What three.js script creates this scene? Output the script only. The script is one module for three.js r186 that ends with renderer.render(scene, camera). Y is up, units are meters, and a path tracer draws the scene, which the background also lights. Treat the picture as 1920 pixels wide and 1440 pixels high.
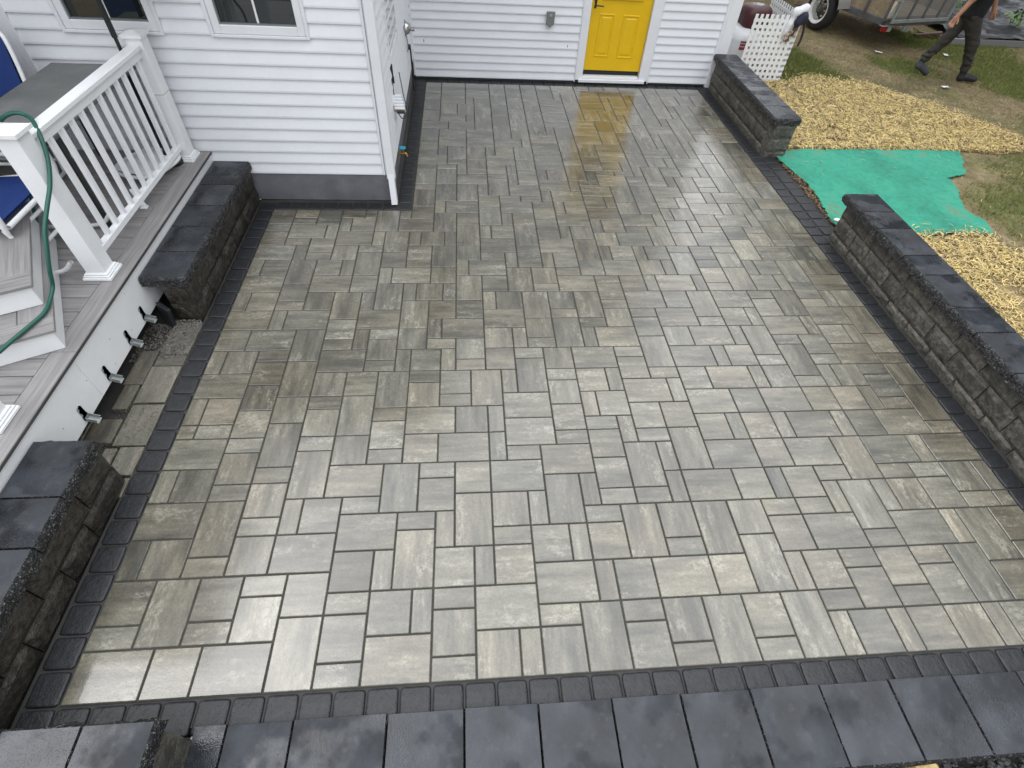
import * as THREE from 'three';
import { mergeGeometries, mergeVertices } from 'three/addons/utils/BufferGeometryUtils.js';
import { ImprovedNoise } from 'three/addons/math/ImprovedNoise.js';
import { MarchingCubes } from 'three/addons/objects/MarchingCubes.js';

// ---------------------------------------------------------------- camera, sky, sun, exposure
const scene = new THREE.Scene();
const camera = new THREE.PerspectiveCamera(73.06, 4 / 3, 0.05, 400);
camera.position.set(1.9506, 2.9251, 0.5767);
camera.rotation.order = 'YXZ';
camera.rotation.set(-0.85586, -0.12203, 0.07389);
const renderer = new THREE.WebGLRenderer();
renderer.toneMapping = THREE.LinearToneMapping;
renderer.toneMappingExposure = 1.0;
renderer.shadowMap.enabled = true;
const SKY_ZENITH = 2.75;
const SUN_DIR = new THREE.Vector3(-1.6, 2.93, -0.55).normalize();
{
  // overcast sky: brightest overhead, a soft brighter area where the sun stands behind the cloud
  const W = 256, H = 128, d = new Float32Array(W * H * 4), v = new THREE.Vector3();
  for (let y = 0; y < H; y++) for (let x = 0; x < W; x++) {
    const el = ((y + 0.5) / H - 0.5) * Math.PI, az = ((x + 0.5) / W - 0.5) * 2 * Math.PI;
    v.set(Math.cos(el) * Math.cos(az), Math.sin(el), Math.cos(el) * Math.sin(az));
    const s = Math.max(0, Math.sin(el)), glow = Math.pow(Math.max(0, v.dot(SUN_DIR)), 10);
    const L = el < 0 ? 0.28 : SKY_ZENITH * (1 + 2 * s) / 3 + 0.9 * glow * s, i = (y * W + x) * 4;
    d[i] = L * 0.972; d[i + 1] = L * 1.0; d[i + 2] = L * 1.045; d[i + 3] = 1;
  }
  const t = new THREE.DataTexture(d, W, H, THREE.RGBAFormat, THREE.FloatType);
  t.mapping = THREE.EquirectangularReflectionMapping; t.magFilter = THREE.LinearFilter; t.needsUpdate = true;
  scene.background = t; scene.environment = t;
}
const sun = new THREE.DirectionalLight(new THREE.Color(1, 0.965, 0.92), 0.6);
sun.position.copy(SUN_DIR).multiplyScalar(40); sun.target.position.set(3, 0, -4);
sun.position.add(sun.target.position);
sun.castShadow = true; sun.shadow.radius = 60; sun.shadow.mapSize.set(2048, 2048);
Object.assign(sun.shadow.camera, { left: -20, right: 20, top: 20, bottom: -20, near: 1, far: 90 });
scene.add(sun, sun.target);

// ---------------------------------------------------------------- helpers
function rng(seed) { let a = seed >>> 0; return () => { a = (a + 0x6d2b79f5) | 0; let t = Math.imul(a ^ (a >>> 15), 1 | a); t = (t + Math.imul(t ^ (t >>> 7), 61 | t)) ^ t; return ((t ^ (t >>> 14)) >>> 0) / 4294967296; }; }
const noise = new ImprovedNoise();
const n3 = (x, y, z) => noise.noise(x, y, z);
const fb3 = (x, y, z, o = 4) => { let s = 0, a = 0.5, f = 1; for (let i = 0; i < o; i++) { s += a * n3(x * f, y * f, z * f); a *= 0.5; f *= 2.03; } return s; };
const clamp = (x, a = 0, b = 1) => Math.min(b, Math.max(a, x)), lerp = (a, b, t) => a + (b - a) * t;
const sstep = (a, b, x) => { const t = clamp((x - a) / (b - a)); return t * t * (3 - 2 * t); };
const taken = new Map();
function numbered(name) { const k = taken.get(name) ?? 0; taken.set(name, k + 1); return k ? name + '_' + String(k).padStart(3, '0') : name; }
function shadow(o) { o.castShadow = true; o.receiveShadow = true; return o; }
function thing(name, label, category, pos = [0, 0, 0], turn = 0, group) {
  const o = new THREE.Group(); o.name = numbered(name); scene.add(o); o.position.set(...pos); o.rotation.y = turn;
  o.userData = { label, category }; if (group) o.userData.group = group; return o;
}
function tag(o, label, category, group) { o.userData.label = label; o.userData.category = category; if (group) o.userData.group = group; return o; }
function part(name, geo, mat, parent = scene) {
  const m = shadow(new THREE.Mesh(Array.isArray(geo) ? merge(geo) : geo, mat)); m.name = parent === scene ? numbered(name) : name; parent.add(m); return m;
}
function copyOf(src, label, pos, turn, group) {
  const c = src.clone(); c.name = numbered(src.name.replace(/_\d{3}$/, '')); c.userData = { ...src.userData, label }; if (group) c.userData.group = group;
  if (pos) c.position.set(...pos); if (turn !== undefined) c.rotation.y = turn; scene.add(c); return c;
}
function merge(list) {
  const g = list.map((x) => { let q = x.index ? x.toNonIndexed() : x; for (const k of Object.keys(q.attributes)) if (!['position', 'normal', 'uv'].includes(k)) q.deleteAttribute(k); return q; });
  return g.length === 1 ? g[0] : mergeGeometries(g);
}
// uv in metres from the dominant axis of each face
function metric(g, s = 1, ou = 0, ov = 0, swap = false) {
  if (g.index) g = g.toNonIndexed();
  const p = g.attributes.position, uv = new Float32Array(p.count * 2), a = new THREE.Vector3(), b = new THREE.Vector3(), c = new THREE.Vector3();
  for (let i = 0; i < p.count; i += 3) {
    a.fromBufferAttribute(p, i); b.fromBufferAttribute(p, i + 1).sub(a); c.fromBufferAttribute(p, i + 2).sub(a); b.cross(c);
    const x = Math.abs(b.x), y = Math.abs(b.y), z = Math.abs(b.z);
    for (let k = 0; k < 3; k++) {
      const j = i + k, X = p.getX(j), Y = p.getY(j), Z = p.getZ(j);
      let u, v; if (y >= x && y >= z) { u = X; v = Z; } else if (x >= z) { u = Z; v = Y; } else { u = X; v = Y; }
      if (swap) [u, v] = [v, u];
      uv[j * 2] = u * s + ou; uv[j * 2 + 1] = v * s + ov;
    }
  }
  g.setAttribute('uv', new THREE.BufferAttribute(uv, 2)); if (!g.attributes.normal) g.computeVertexNormals(); return g;
}
function rawGeo(pos, flat = true) {
  const g = new THREE.BufferGeometry(); g.setAttribute('position', new THREE.Float32BufferAttribute(pos, 3)); g.computeVertexNormals();
  g.setAttribute('uv', new THREE.Float32BufferAttribute(new Float32Array(pos.length / 3 * 2), 2)); return g;
}
const quad = (o, a, b, c, d) => o.push(...a, ...b, ...c, ...a, ...c, ...d);
// box with chamfered edges all round (44 triangles), centred on x, z; y from y0 to y1
function cbox(x0, x1, y0, y1, z0, z1, c = 0.003) {
  const o = [], X = [x0, x1], Y = [y0, y1], Z = [z0, z1], V = (i, j, k, ax) => {
    const p = [X[i], Y[j], Z[k]], s = [i ? -c : c, j ? -c : c, k ? -c : c]; for (let t = 0; t < 3; t++) if (t !== ax) p[t] += s[t]; return p; };
  const face = (ax, s) => { // corner order counter-clockwise from outside
    const idx = ax === 0 ? [[s, 0, 0], [s, 1, 0], [s, 1, 1], [s, 0, 1]] : ax === 1 ? [[0, s, 0], [0, s, 1], [1, s, 1], [1, s, 0]] : [[0, 0, s], [1, 0, s], [1, 1, s], [0, 1, s]];
    const f = idx.map((q) => V(...q, ax)); s ? quad(o, ...f) : quad(o, ...f.reverse());
  };
  for (let ax = 0; ax < 3; ax++) { face(ax, 0); face(ax, 1); }
  const mid = new THREE.Vector3((x0 + x1) / 2, (y0 + y1) / 2, (z0 + z1) / 2), put = (pts) => {
    const [a, b, d] = pts.map((p) => new THREE.Vector3(...p)), n = b.clone().sub(a).cross(d.clone().sub(a)); if (n.dot(a.clone().sub(mid)) < 0) pts = pts.slice().reverse();
    pts.length === 4 ? quad(o, ...pts) : o.push(...pts[0], ...pts[1], ...pts[2]); };
  for (let i = 0; i < 2; i++) for (let j = 0; j < 2; j++) {
    put([V(i, j, 0, 0), V(i, j, 1, 0), V(i, j, 1, 1), V(i, j, 0, 1)]); put([V(i, 0, j, 0), V(i, 1, j, 0), V(i, 1, j, 2), V(i, 0, j, 2)]); put([V(0, i, j, 1), V(1, i, j, 1), V(1, i, j, 2), V(0, i, j, 2)]);
    for (let k = 0; k < 2; k++) put([V(i, j, k, 0), V(i, j, k, 1), V(i, j, k, 2)]);
  }
  return metric(rawGeo(o));
}
const box = (x0, x1, y0, y1, z0, z1) => { const g = new THREE.BoxGeometry(x1 - x0, y1 - y0, z1 - z0); g.translate((x0 + x1) / 2, (y0 + y1) / 2, (z0 + z1) / 2); return metric(g); };
function bar(a, b, w, h, up = [0, 1, 0]) { // square bar from a to b
  const A = new THREE.Vector3(...a), B = new THREE.Vector3(...b), L = A.distanceTo(B), g = metric(new THREE.BoxGeometry(w, h, L)), m = new THREE.Matrix4();
  m.lookAt(B, A, new THREE.Vector3(...up)); g.applyMatrix4(m); const c = A.add(B).multiplyScalar(0.5); g.translate(c.x, c.y, c.z); return g;
}
function tube(pts, r, seg = 40, rs = 8, closed = false) { return new THREE.TubeGeometry(new THREE.CatmullRomCurve3(pts.map((p) => new THREE.Vector3(...p)), closed, 'centripetal'), seg, r, rs, closed); }
function cyl(r0, r1, h, s = 24, x = 0, y = 0, z = 0) { const g = new THREE.CylinderGeometry(r0, r1, h, s); g.translate(x, y, z); return g; }
function ball(r, x, y, z, s = 12) { const g = new THREE.SphereGeometry(r, s, s - 2); g.translate(x, y, z); return g; }

// ---------------------------------------------------------------- textures: periodic value noise
function layer(N, fx, fy, oct, seed, gain = 0.5) {
  const out = new Float32Array(N * N), r = rng(seed); let amp = 1, tot = 0;
  for (let o = 0; o < oct; o++) {
    const px = fx << o, py = fy << o; if (px > N || py > N) break;
    const T = new Float32Array(px * py); for (let i = 0; i < T.length; i++) T[i] = r();
    for (let y = 0; y < N; y++) {
      const gy = y / N * py, iy = gy | 0, ty = gy - iy, sy = ty * ty * (3 - 2 * ty), r0 = (iy % py) * px, r1 = ((iy + 1) % py) * px;
      for (let x = 0; x < N; x++) {
        const gx = x / N * px, ix = gx | 0, tx = gx - ix, sx = tx * tx * (3 - 2 * tx), i1 = (ix + 1) % px;
        const a = T[r0 + ix], b = T[r0 + i1], c = T[r1 + ix], d = T[r1 + i1];
        out[y * N + x] += amp * (a + (b - a) * sx + (c - a) * sy + (a - b - c + d) * sx * sy);
      }
    }
    tot += amp; amp *= gain;
  }
  for (let i = 0; i < out.length; i++) out[i] /= tot;
  return out;
}
const enc = (x) => { x = clamp(x); return 255 * (x <= 0.0031308 ? 12.92 * x : 1.055 * Math.pow(x, 1 / 2.4) - 0.055); };
function texture(N, f, color = true, M = N) {
  const d = new Uint8Array(N * M * 4);
  for (let i = 0; i < N * M; i++) { const c = f(i, i % N, (i / N) | 0); if (color) { d[i * 4] = enc(c[0]); d[i * 4 + 1] = enc(c[1]); d[i * 4 + 2] = enc(c[2]); } else d[i * 4] = d[i * 4 + 1] = d[i * 4 + 2] = 255 * clamp(c); d[i * 4 + 3] = 255; }
  const t = new THREE.DataTexture(d, N, M, THREE.RGBAFormat); t.wrapS = t.wrapT = THREE.RepeatWrapping; t.magFilter = THREE.LinearFilter; t.minFilter = THREE.LinearMipmapLinearFilter; t.generateMipmaps = true;
  if (color) t.colorSpace = THREE.SRGBColorSpace; t.needsUpdate = true; return t;
}
const rep = (t, s, ch = 0) => { const c = t.clone(); c.repeat.set(s, s); c.channel = ch; c.needsUpdate = true; return c; };
const mix3 = (a, b, t) => [lerp(a[0], b[0], t), lerp(a[1], b[1], t), lerp(a[2], b[2], t)];
const lin = (r, g, b) => new THREE.Color().setRGB(r, g, b);
const std = (c, roughness = 0.6, o = {}) => new THREE.MeshStandardMaterial({ color: Array.isArray(c) ? lin(...c) : c, roughness, ...o });
const phy = (c, roughness = 0.6, o = {}) => new THREE.MeshPhysicalMaterial({ color: Array.isArray(c) ? lin(...c) : c, roughness, ...o });

const T = {};
{
  const N = 512, f1 = layer(N, 64, 64, 3, 11, 0.8), f2 = layer(N, 6, 6, 5, 12), f3 = layer(N, 170, 170, 1, 13), st = layer(N, 3, 60, 3, 14, 0.7), st2 = layer(N, 2, 120, 2, 15, 0.9), f4 = layer(N, 20, 20, 4, 16);
  T.grainBump = texture(N, (i) => 0.55 * f1[i] + 0.45 * f3[i], false);
  T.roughBump = texture(N, (i) => 0.6 * f4[i] + 0.4 * f1[i], false);
  T.mottle = texture(N, (i) => { const k = 0.78 + 0.44 * (f2[i] - 0.5) + 0.2 * (f1[i] - 0.5); return [k, k, k]; });
  T.faint = texture(N, (i) => { const k = 0.94 + 0.09 * (f2[i] - 0.5) + 0.05 * (f1[i] - 0.5); return [k, k * 1.003, k * 1.008]; });
  T.woodGrain = texture(N, (i) => { const k = 0.8 + 0.5 * (st[i] - 0.5) + 0.25 * (st2[i] - 0.5) + 0.2 * (f2[i] - 0.5); return [k, k * 0.985, k * 0.97]; });
  T.grainLines = texture(N, (i) => 0.5 * st[i] + 0.5 * st2[i], false);
  T.chip = texture(N, (i) => { const e = sstep(0.6, 0.72, f1[i]); const k = 0.8 + 1.6 * (f4[i] - 0.5); return mix3([0.014 * k, 0.014 * k, 0.0145 * k], [0.2, 0.2, 0.2], 0.8 * e); });
  T.rock = texture(N, (i) => { const k = clamp(0.5 + 1.3 * (f4[i] - 0.5) + 0.5 * (f1[i] - 0.5)); return mix3([0.035, 0.034, 0.03], [0.155, 0.143, 0.116], k * sstep(0.25, 0.75, f2[i] + 0.3 * f1[i])); });
  T.coping = texture(N, (i) => { const k = clamp(0.5 + 1.5 * (f2[i] - 0.5)), s = sstep(0.6, 0.78, f4[i]); const c = mix3([0.016, 0.0165, 0.018], [0.052, 0.055, 0.062], k); return mix3(c, [0.085, 0.087, 0.09], 0.35 * s * f1[i]); });
  T.film = texture(N, (i) => clamp(0.15 + 0.75 * sstep(0.36, 0.62, f2[i]) + 0.12 * (f1[i] - 0.5)), false);
  T.blackStone = texture(N, (i) => { const k = 0.7 + 0.6 * (f4[i] - 0.5) + 0.5 * (f1[i] - 0.5); return [0.0175 * k * 1.4, 0.018 * k * 1.4, 0.0195 * k * 1.4]; });
  T.ply = texture(N, (i) => { const k = 0.5 + 0.5 * Math.sin(18 * f2[i] + 6 * st[i]); return mix3([0.2, 0.145, 0.09], [0.36, 0.29, 0.2], 0.35 * k + 0.5 * f4[i]); });
}
{ // blended concrete pavers: pale and charcoal pigment drawn out in streaks along the stone; 3 m square
  const N = 2048, st = layer(N, 9, 64, 4, 21, 0.62), bl = layer(N, 18, 30, 5, 22, 0.55), tn = layer(N, 7, 9, 3, 23), gr = layer(N, 512, 512, 2, 24, 0.8), sp = layer(N, 128, 200, 3, 25, 0.75);
  T.paver = texture(N, (i) => {
    const a = clamp(0.5 + 1.35 * (st[i] - 0.5) + 1.0 * (tn[i] - 0.5)), g = gr[i] - 0.5;
    let c = mix3([0.07, 0.065, 0.05], [0.185, 0.17, 0.13], a);
    const pale = sstep(0.55, 0.72, bl[i] * 0.6 + st[i] * 0.3 + sp[i] * 0.22 - 0.06);
    c = mix3(c, [0.27, 0.255, 0.21], 0.5 * pale * sstep(0.3, 0.62, sp[i] + 0.25 * g));
    const dark = sstep(0.58, 0.75, 1 - bl[i] * 0.75 - st[i] * 0.25 + 0.1 * (sp[i] - 0.5) - 0.02);
    c = mix3(c, [0.058, 0.057, 0.05], 0.5 * dark);
    const k = 1 + 0.5 * g + 0.42 * (sp[i] - 0.5); return [c[0] * k, c[1] * k, c[2] * k];
  });
  T.paverBump = texture(1024, (i, x, y) => 0.55 * gr[(y * 2) * N + x * 2] + 0.45 * sp[(y * 2) * N + x * 2], false);
}
// ---------------------------------------------------------------- materials
const M = {};
M.paver = phy([1, 1, 1], 1, { map: rep(T.paver, 1 / 3), vertexColors: true, bumpMap: rep(T.paverBump, 1 / 1.5), bumpScale: 0.0008, roughness: 1, ior: 1.5, clearcoat: 1, clearcoatRoughness: 1 });
{ // water film on the paving: pools where the roughness falls; laid out over the ground in metres
  const N = 1024, a = layer(N, 5, 5, 5, 31), b = layer(N, 60, 60, 3, 32, 0.7), c = layer(N, 220, 220, 2, 33, 0.8);
  const t = texture(N, (i, x, y) => {
    const X = x / N * 8 - 1, Z = 1 - y / N * 10; // the texture covers x -1 .. 7, z 1 .. -9
    const wet = clamp(sstep(2.0, 0.2, X) * sstep(-2.4, 0, Z) * 1.05 + 0.25 * sstep(-3, -7.5, Z));
    return clamp(lerp(0.26, 0.08, clamp(wet + 1.1 * (a[i] - 0.5))) + 0.05 * (b[i] - 0.5) + 0.03 * (c[i] - 0.5), 0.02, 1);
  }, false);
  t.wrapS = t.wrapT = THREE.ClampToEdgeWrapping; t.channel = 1; t.needsUpdate = true; M.paver.clearcoatRoughnessMap = t; M.paver.roughness = 0.17; M.paver.ior = 1.55;
  M.film = t;
}
M.joint = std([0.045, 0.045, 0.04], 0.8, { map: rep(T.mottle, 2) });
M.blackStone = phy([0.9, 0.93, 0.98], 0.5, { map: rep(T.blackStone, 2.2), bumpMap: rep(T.roughBump, 2.5), bumpScale: 0.004 });
M.coping = phy([0.8, 0.84, 0.9], 0.8, { map: rep(T.coping, 1.3), bumpMap: rep(T.grainBump, 2), bumpScale: 0.001, roughnessMap: rep(T.film, 1.1), ior: 1.45 });
M.chip = phy([1, 1, 1], 0.5, { map: rep(T.chip, 2.4), bumpMap: rep(T.roughBump, 3.5), bumpScale: 0.012 });
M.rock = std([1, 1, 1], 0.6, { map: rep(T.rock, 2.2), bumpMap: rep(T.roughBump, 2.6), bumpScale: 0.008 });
M.rockShaded = std([0.42, 0.41, 0.4], 0.4, { map: rep(T.rock, 2.2), bumpMap: rep(T.roughBump, 2.6), bumpScale: 0.008 });  // rock again, with the shade on the left walls put into its colour
M.vinyl = std([0.8, 0.815, 0.84], 0.42, { map: rep(T.faint, 0.7), bumpMap: rep(T.grainLines, 1.6), bumpScale: 0.0006 });
M.trim = std([0.8, 0.81, 0.83], 0.38, { map: rep(T.faint, 1.3) });
M.pvc = std([0.86, 0.87, 0.875], 0.3, { map: rep(T.faint, 1.7) });
M.found = std([0.17, 0.172, 0.19], 0.8, { map: rep(T.mottle, 1.2), bumpMap: rep(T.grainBump, 2), bumpScale: 0.002 });
M.foundDark = std([0.05, 0.05, 0.05], 0.8, { map: rep(T.mottle, 1.5) });
M.door = std([0.80, 0.50, 0.004], 0.33, { map: rep(T.faint, 1.1) });
M.dark = std([0.012, 0.012, 0.013], 0.5);
M.black = std([0.018, 0.018, 0.02], 0.4);
M.glass = phy([0.012, 0.016, 0.017], 0.03, { clearcoat: 1, clearcoatRoughness: 0.02 });
M.grey = std([0.2, 0.21, 0.21], 0.45, { metalness: 0.3 });
M.galv = std([0.4, 0.43, 0.42], 0.42, { metalness: 0.35, map: rep(T.mottle, 4) });
M.steel = std([0.17, 0.175, 0.185], 0.5, { metalness: 0.5, map: rep(T.mottle, 2) });
M.deck = std([0.31, 0.302, 0.302], 0.5, { map: rep(T.woodGrain, 0.9), bumpMap: rep(T.grainLines, 1.2), bumpScale: 0.0012 });
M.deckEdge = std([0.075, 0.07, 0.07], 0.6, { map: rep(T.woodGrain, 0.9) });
M.shingle = std([0.06, 0.06, 0.062], 0.85, { map: rep(T.mottle, 1) });
M.blue = std([0.004, 0.028, 0.15], 0.7, { bumpMap: rep(T.grainBump, 4), bumpScale: 0.001 });
M.hose = std([0.012, 0.09, 0.065], 0.38);
M.gravel = std([0.12, 0.115, 0.105], 0.7, { map: rep(T.mottle, 3), bumpMap: rep(T.roughBump, 3), bumpScale: 0.02 });
M.soil = std([0.02, 0.017, 0.013], 0.9, { map: rep(T.mottle, 2), bumpMap: rep(T.roughBump, 3), bumpScale: 0.02 });

// ---------------------------------------------------------------- ground
const YARD = { straw1: [[5.99, -5.88], [6.02, -7.95], [6.6, -8.2], [7.12, -8.2], [7.6, -8.52], [8.35, -8.4], [9.14, -7.45], [9.73, -6.45], [9.78, -6.22], [9.5, -5.95], [9.1, -5.86], [8.57, -5.95], [7.77, -5.85], [6.8, -5.88]],
  straw2: [[6.0, -3.95], [6.8, -3.9], [7.5, -3.92], [7.62, -3.5], [7.5, -2.6], [7.6, -1.2], [7.3, 0.6], [6.0, 0.6]] };
function within(poly, x, z) { let c = false; for (let i = 0, j = poly.length - 1; i < poly.length; j = i++) { const [a, b] = poly[i], [d, e] = poly[j]; if ((b > z) !== (e > z) && x < (d - a) * (z - b) / (e - b) + a) c = !c; } return c; }
const lush = (x, z) => { // share of living grass, read off the photograph
  const g = (cx, cz, r) => Math.exp(-((x - cx) ** 2 + (z - cz) ** 2) / (r * r));
  return clamp(1.15 * g(7.45, -8.9, 0.62) + 1.1 * g(7.7, -9.7, 0.4) + 0.95 * g(11.6, -8.6, 1.15) + 0.8 * g(11.5, -10.6, 1.0) + 0.6 * g(9.0, -4.6, 1.3) + 0.6 * g(9.6, -9.2, 0.5) + 0.5 * g(8.9, -3.2, 1.2) + 0.35 * g(10.5, -6.5, 1) + 0.9 * sstep(-13, -15, z) + 0.65 * (fb3(x * 0.9, 3.1, z * 0.9) + 0.02));
};
{
  // lawn height: level with the paving
  const N = 2048, W = 16, X0 = 4, Z0 = -15, a = layer(N, 24, 24, 5, 41), b = layer(N, 300, 300, 3, 42, 0.8), c = layer(N, 90, 90, 4, 43, 0.7), e = layer(N, 10, 10, 4, 44);
  const lg = new Float32Array(128 * 128); for (let y = 0; y < 128; y++) for (let x = 0; x < 128; x++) lg[y * 128 + x] = lush(X0 + (x + 0.5) / 128 * W, Z0 + (y + 0.5) / 128 * W);
  const at = (x, y) => { const gx = clamp(x / N * 128 - 0.5, 0, 126.99), gy = clamp(y / N * 128 - 0.5, 0, 126.99), i = gx | 0, j = gy | 0, s = gx - i, t = gy - j; return lerp(lerp(lg[j * 128 + i], lg[j * 128 + i + 1], s), lerp(lg[(j + 1) * 128 + i], lg[(j + 1) * 128 + i + 1], s), t); };
  T.lawn = texture(N, (i, x, y) => {
    const L = at(x, y), k = 0.62 + 0.75 * b[i];
    let col = mix3([0.15, 0.115, 0.055], [0.235, 0.19, 0.105], clamp(0.5 + 2 * (c[i] - 0.5)));
    col = mix3(col, [0.07, 0.052, 0.03], sstep(0.58, 0.7, e[i] * 0.6 + a[i] * 0.4) * 0.8);
    const gcol = mix3([0.07, 0.08, 0.022], [0.15, 0.145, 0.05], clamp(0.5 + 2.2 * (c[i] - 0.5)));
    col = mix3(col, gcol, sstep(0.1, 0.6, L + 0.9 * (a[i] - 0.5)));
    return [col[0] * k, col[1] * k, col[2] * k];
  });
  T.lawn.wrapS = T.lawn.wrapT = THREE.MirroredRepeatWrapping;
  M.lawn = std([1, 1, 1], 0.95, { map: T.lawn, bumpMap: rep(T.roughBump, 24), bumpScale: 0.02 });
  const o = [], holes = (x, z) => x > -0.6 && x < 5.99 && z > -8.05 && z < 0.5;
  const seg = (x0, x1, z0, z1) => { const g = new THREE.PlaneGeometry(x1 - x0, z1 - z0); g.rotateX(-Math.PI / 2); g.translate((x0 + x1) / 2, 0, (z0 + z1) / 2); const p = g.attributes.position, uv = g.attributes.uv; for (let i = 0; i < p.count; i++) { p.setY(i, -0.012); uv.setXY(i, (p.getX(i) - X0) / W, (p.getZ(i) - Z0) / W); } return g; };
  const m = part('ground', [seg(5.98, 200, -200, 0.5), seg(-200, 5.98, -200, -8.2), seg(-200, -2.4, -8.2, 200)], M.lawn); m.userData.kind = 'structure';
  const low = part('lower_ground', [box(-2.4, 200, -0.62, -0.45, 0.3, 200)], M.soil); low.userData.kind = 'structure';
}

// ---------------------------------------------------------------- patio paving
const U = 0.115, V = 0.11638;
const PLAN = [ // one row per half paver, nearest row first; h 3x2, v 2x3, s 2x2, w 2x1, t 1x2 units, letter at the near left corner of each stone
  'h..s.h..v.w.h..w.s.ts.v.s.w.v.w.v.ts.ts.s.th..s.',
  '..........s....s..........s...s.................',
  'w.v.w.s.....s.t..h..w...w.........w.s.w.s.v.s.s.',
  's...s...s.w....w....h..ts.h..s.v.ts...s.........',
  '......w...s.tv.s.ts.................w...w...v.w.',
  'ts.w.s.h............s.ts.v.w.v...s.h..w.h..t..s.',
  '...v......h....tv.w........s...s......v.........',
  'h....w.ts....w....s.tv.w.........w.w.t..ts.s.w.o',
  '.....s....w.v.s........tw.w.th..s.ts.........s.t',
  'ts.w...v.h......s.h.....s.v..........w.v.w.w....',
  '...s.w........w......h......tv.h..s.h....h..th..',
  'h....v...s.w.s.h..tw....s.......................',
  '...w...w...s.......h..w...tw...s.ts.th..ts.h..w.',
  'ow.s...s.v...h..s.t...s.w..s.s................v.',
  'ts...s.....w.......h....ts.....h..s.h..s.s.tw...',
  '...s...w...v.s.w.v....s....h..t.............s...',
  'h....v.s.s.....s...tv...s.t....s.h..ts.w.ts...s.',
  '...s.........w........w....s.w.........v....w...',
  'ts.....h..w.ts.tw.s...s.h....v.h..ts.w...w.h..w.',
  '...w.v....s.....s...w......w.........v...s....s.',
  's.h....w.t..s.w...s.tw.v.th....s.h..t..w...s.t..',
  '.......s..w...th.....s.......s.........h..t...v.',
  'h..th....h..v.....h......w.s...h..w.s.t....h....',
  '.......v......s.s....v.w.v...w....v....s.v......',
  'ts.w.s...tv.......ts...s...w.h..s...h......w.ts.',
  '...s........ts.tv..........s...........w...s....',
  'h....h..s.........s.v.w.h....s.th..tw.v.s.t..h..',
  '...v......th..s.......s....w........s......v....',
  'ts...s.tv.......th......w.s.h..s.tv.....ts...ts.',
  '..........s.w.v.....tw.ts...........w.s.........',
  'h..tw.s.....s...s.w..s....v.ts.ts...s...v.h..s.t',
  '....s...w.v.......h....h..........w...w.........',
  's.w...h..t..ts.tv....v......s.h..v.s.h....s.w.s.',
  '..h..t............ts...s.ts.............s...v...',
  'w.....ts.v.h..v.............ts.w...s.tw...w...v.',
  's.w.s...........s.v.ts.w.h.....h..t...s.h..t....',
  '..w...w.o..os..........s....h......ts.......s...',
  '..............th....h....ts....s.s....h..ts...w.',
  '............v.....s....w....s.t....s.t......th..',
  '..............v.v...w.w.th.....v.v....s.th......',
  '..................tv.h......h......h........v.v.',
  '............w...........h..t..........v.w.v.....',
  '............v.v.h....tw.....w.h..s.w.t..s.......',
  '...................w..s.ts.v.t.....v........v.v.',
  '................tw.s.t........w.w.t..s.s.tv.....',
  '............w.w..s....s.h....w.s.t..............',
  '............h..w...h.......w.s....v.s.th....v.v.',
  '...............v.v....v.h..s...h..........s.....',
  '............w.t....ts........v......h..v.t......',
  '............s...........h..v...h..v.......v.v.v.',
  '..............h..h..h..t............v.t..t......',
  '............v...........h....h..v......v........',
  '..............h..h..v.s....v......s...t..v.h..s.',
  '........................v.t..h......v...........',
  '............h..h..v...v.........v.v...h....s.h..',
  '....................v.....h..h...........v......',
  '............v.h..t......v...........v.v.t..v.v.t',
  '..................v...v...h..v.v.v.t............',
  '..............v.v...v...................v.t....t',
  '............v...........v.h........h..v....v.v..',
  '..................v...v......s.h..t.......t....t',
  '..............h..t..v.....h........v.t..v.......',
  '............s...........s....v.h..t...v...v.v.v.',
  '..............h..h....v...v.t........t..........',
  '............v.......v...v......h..h.....v.......',
  '..............h..h..........h........h....h..h..',
  '......................w...w....w.w.w............'
];
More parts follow.
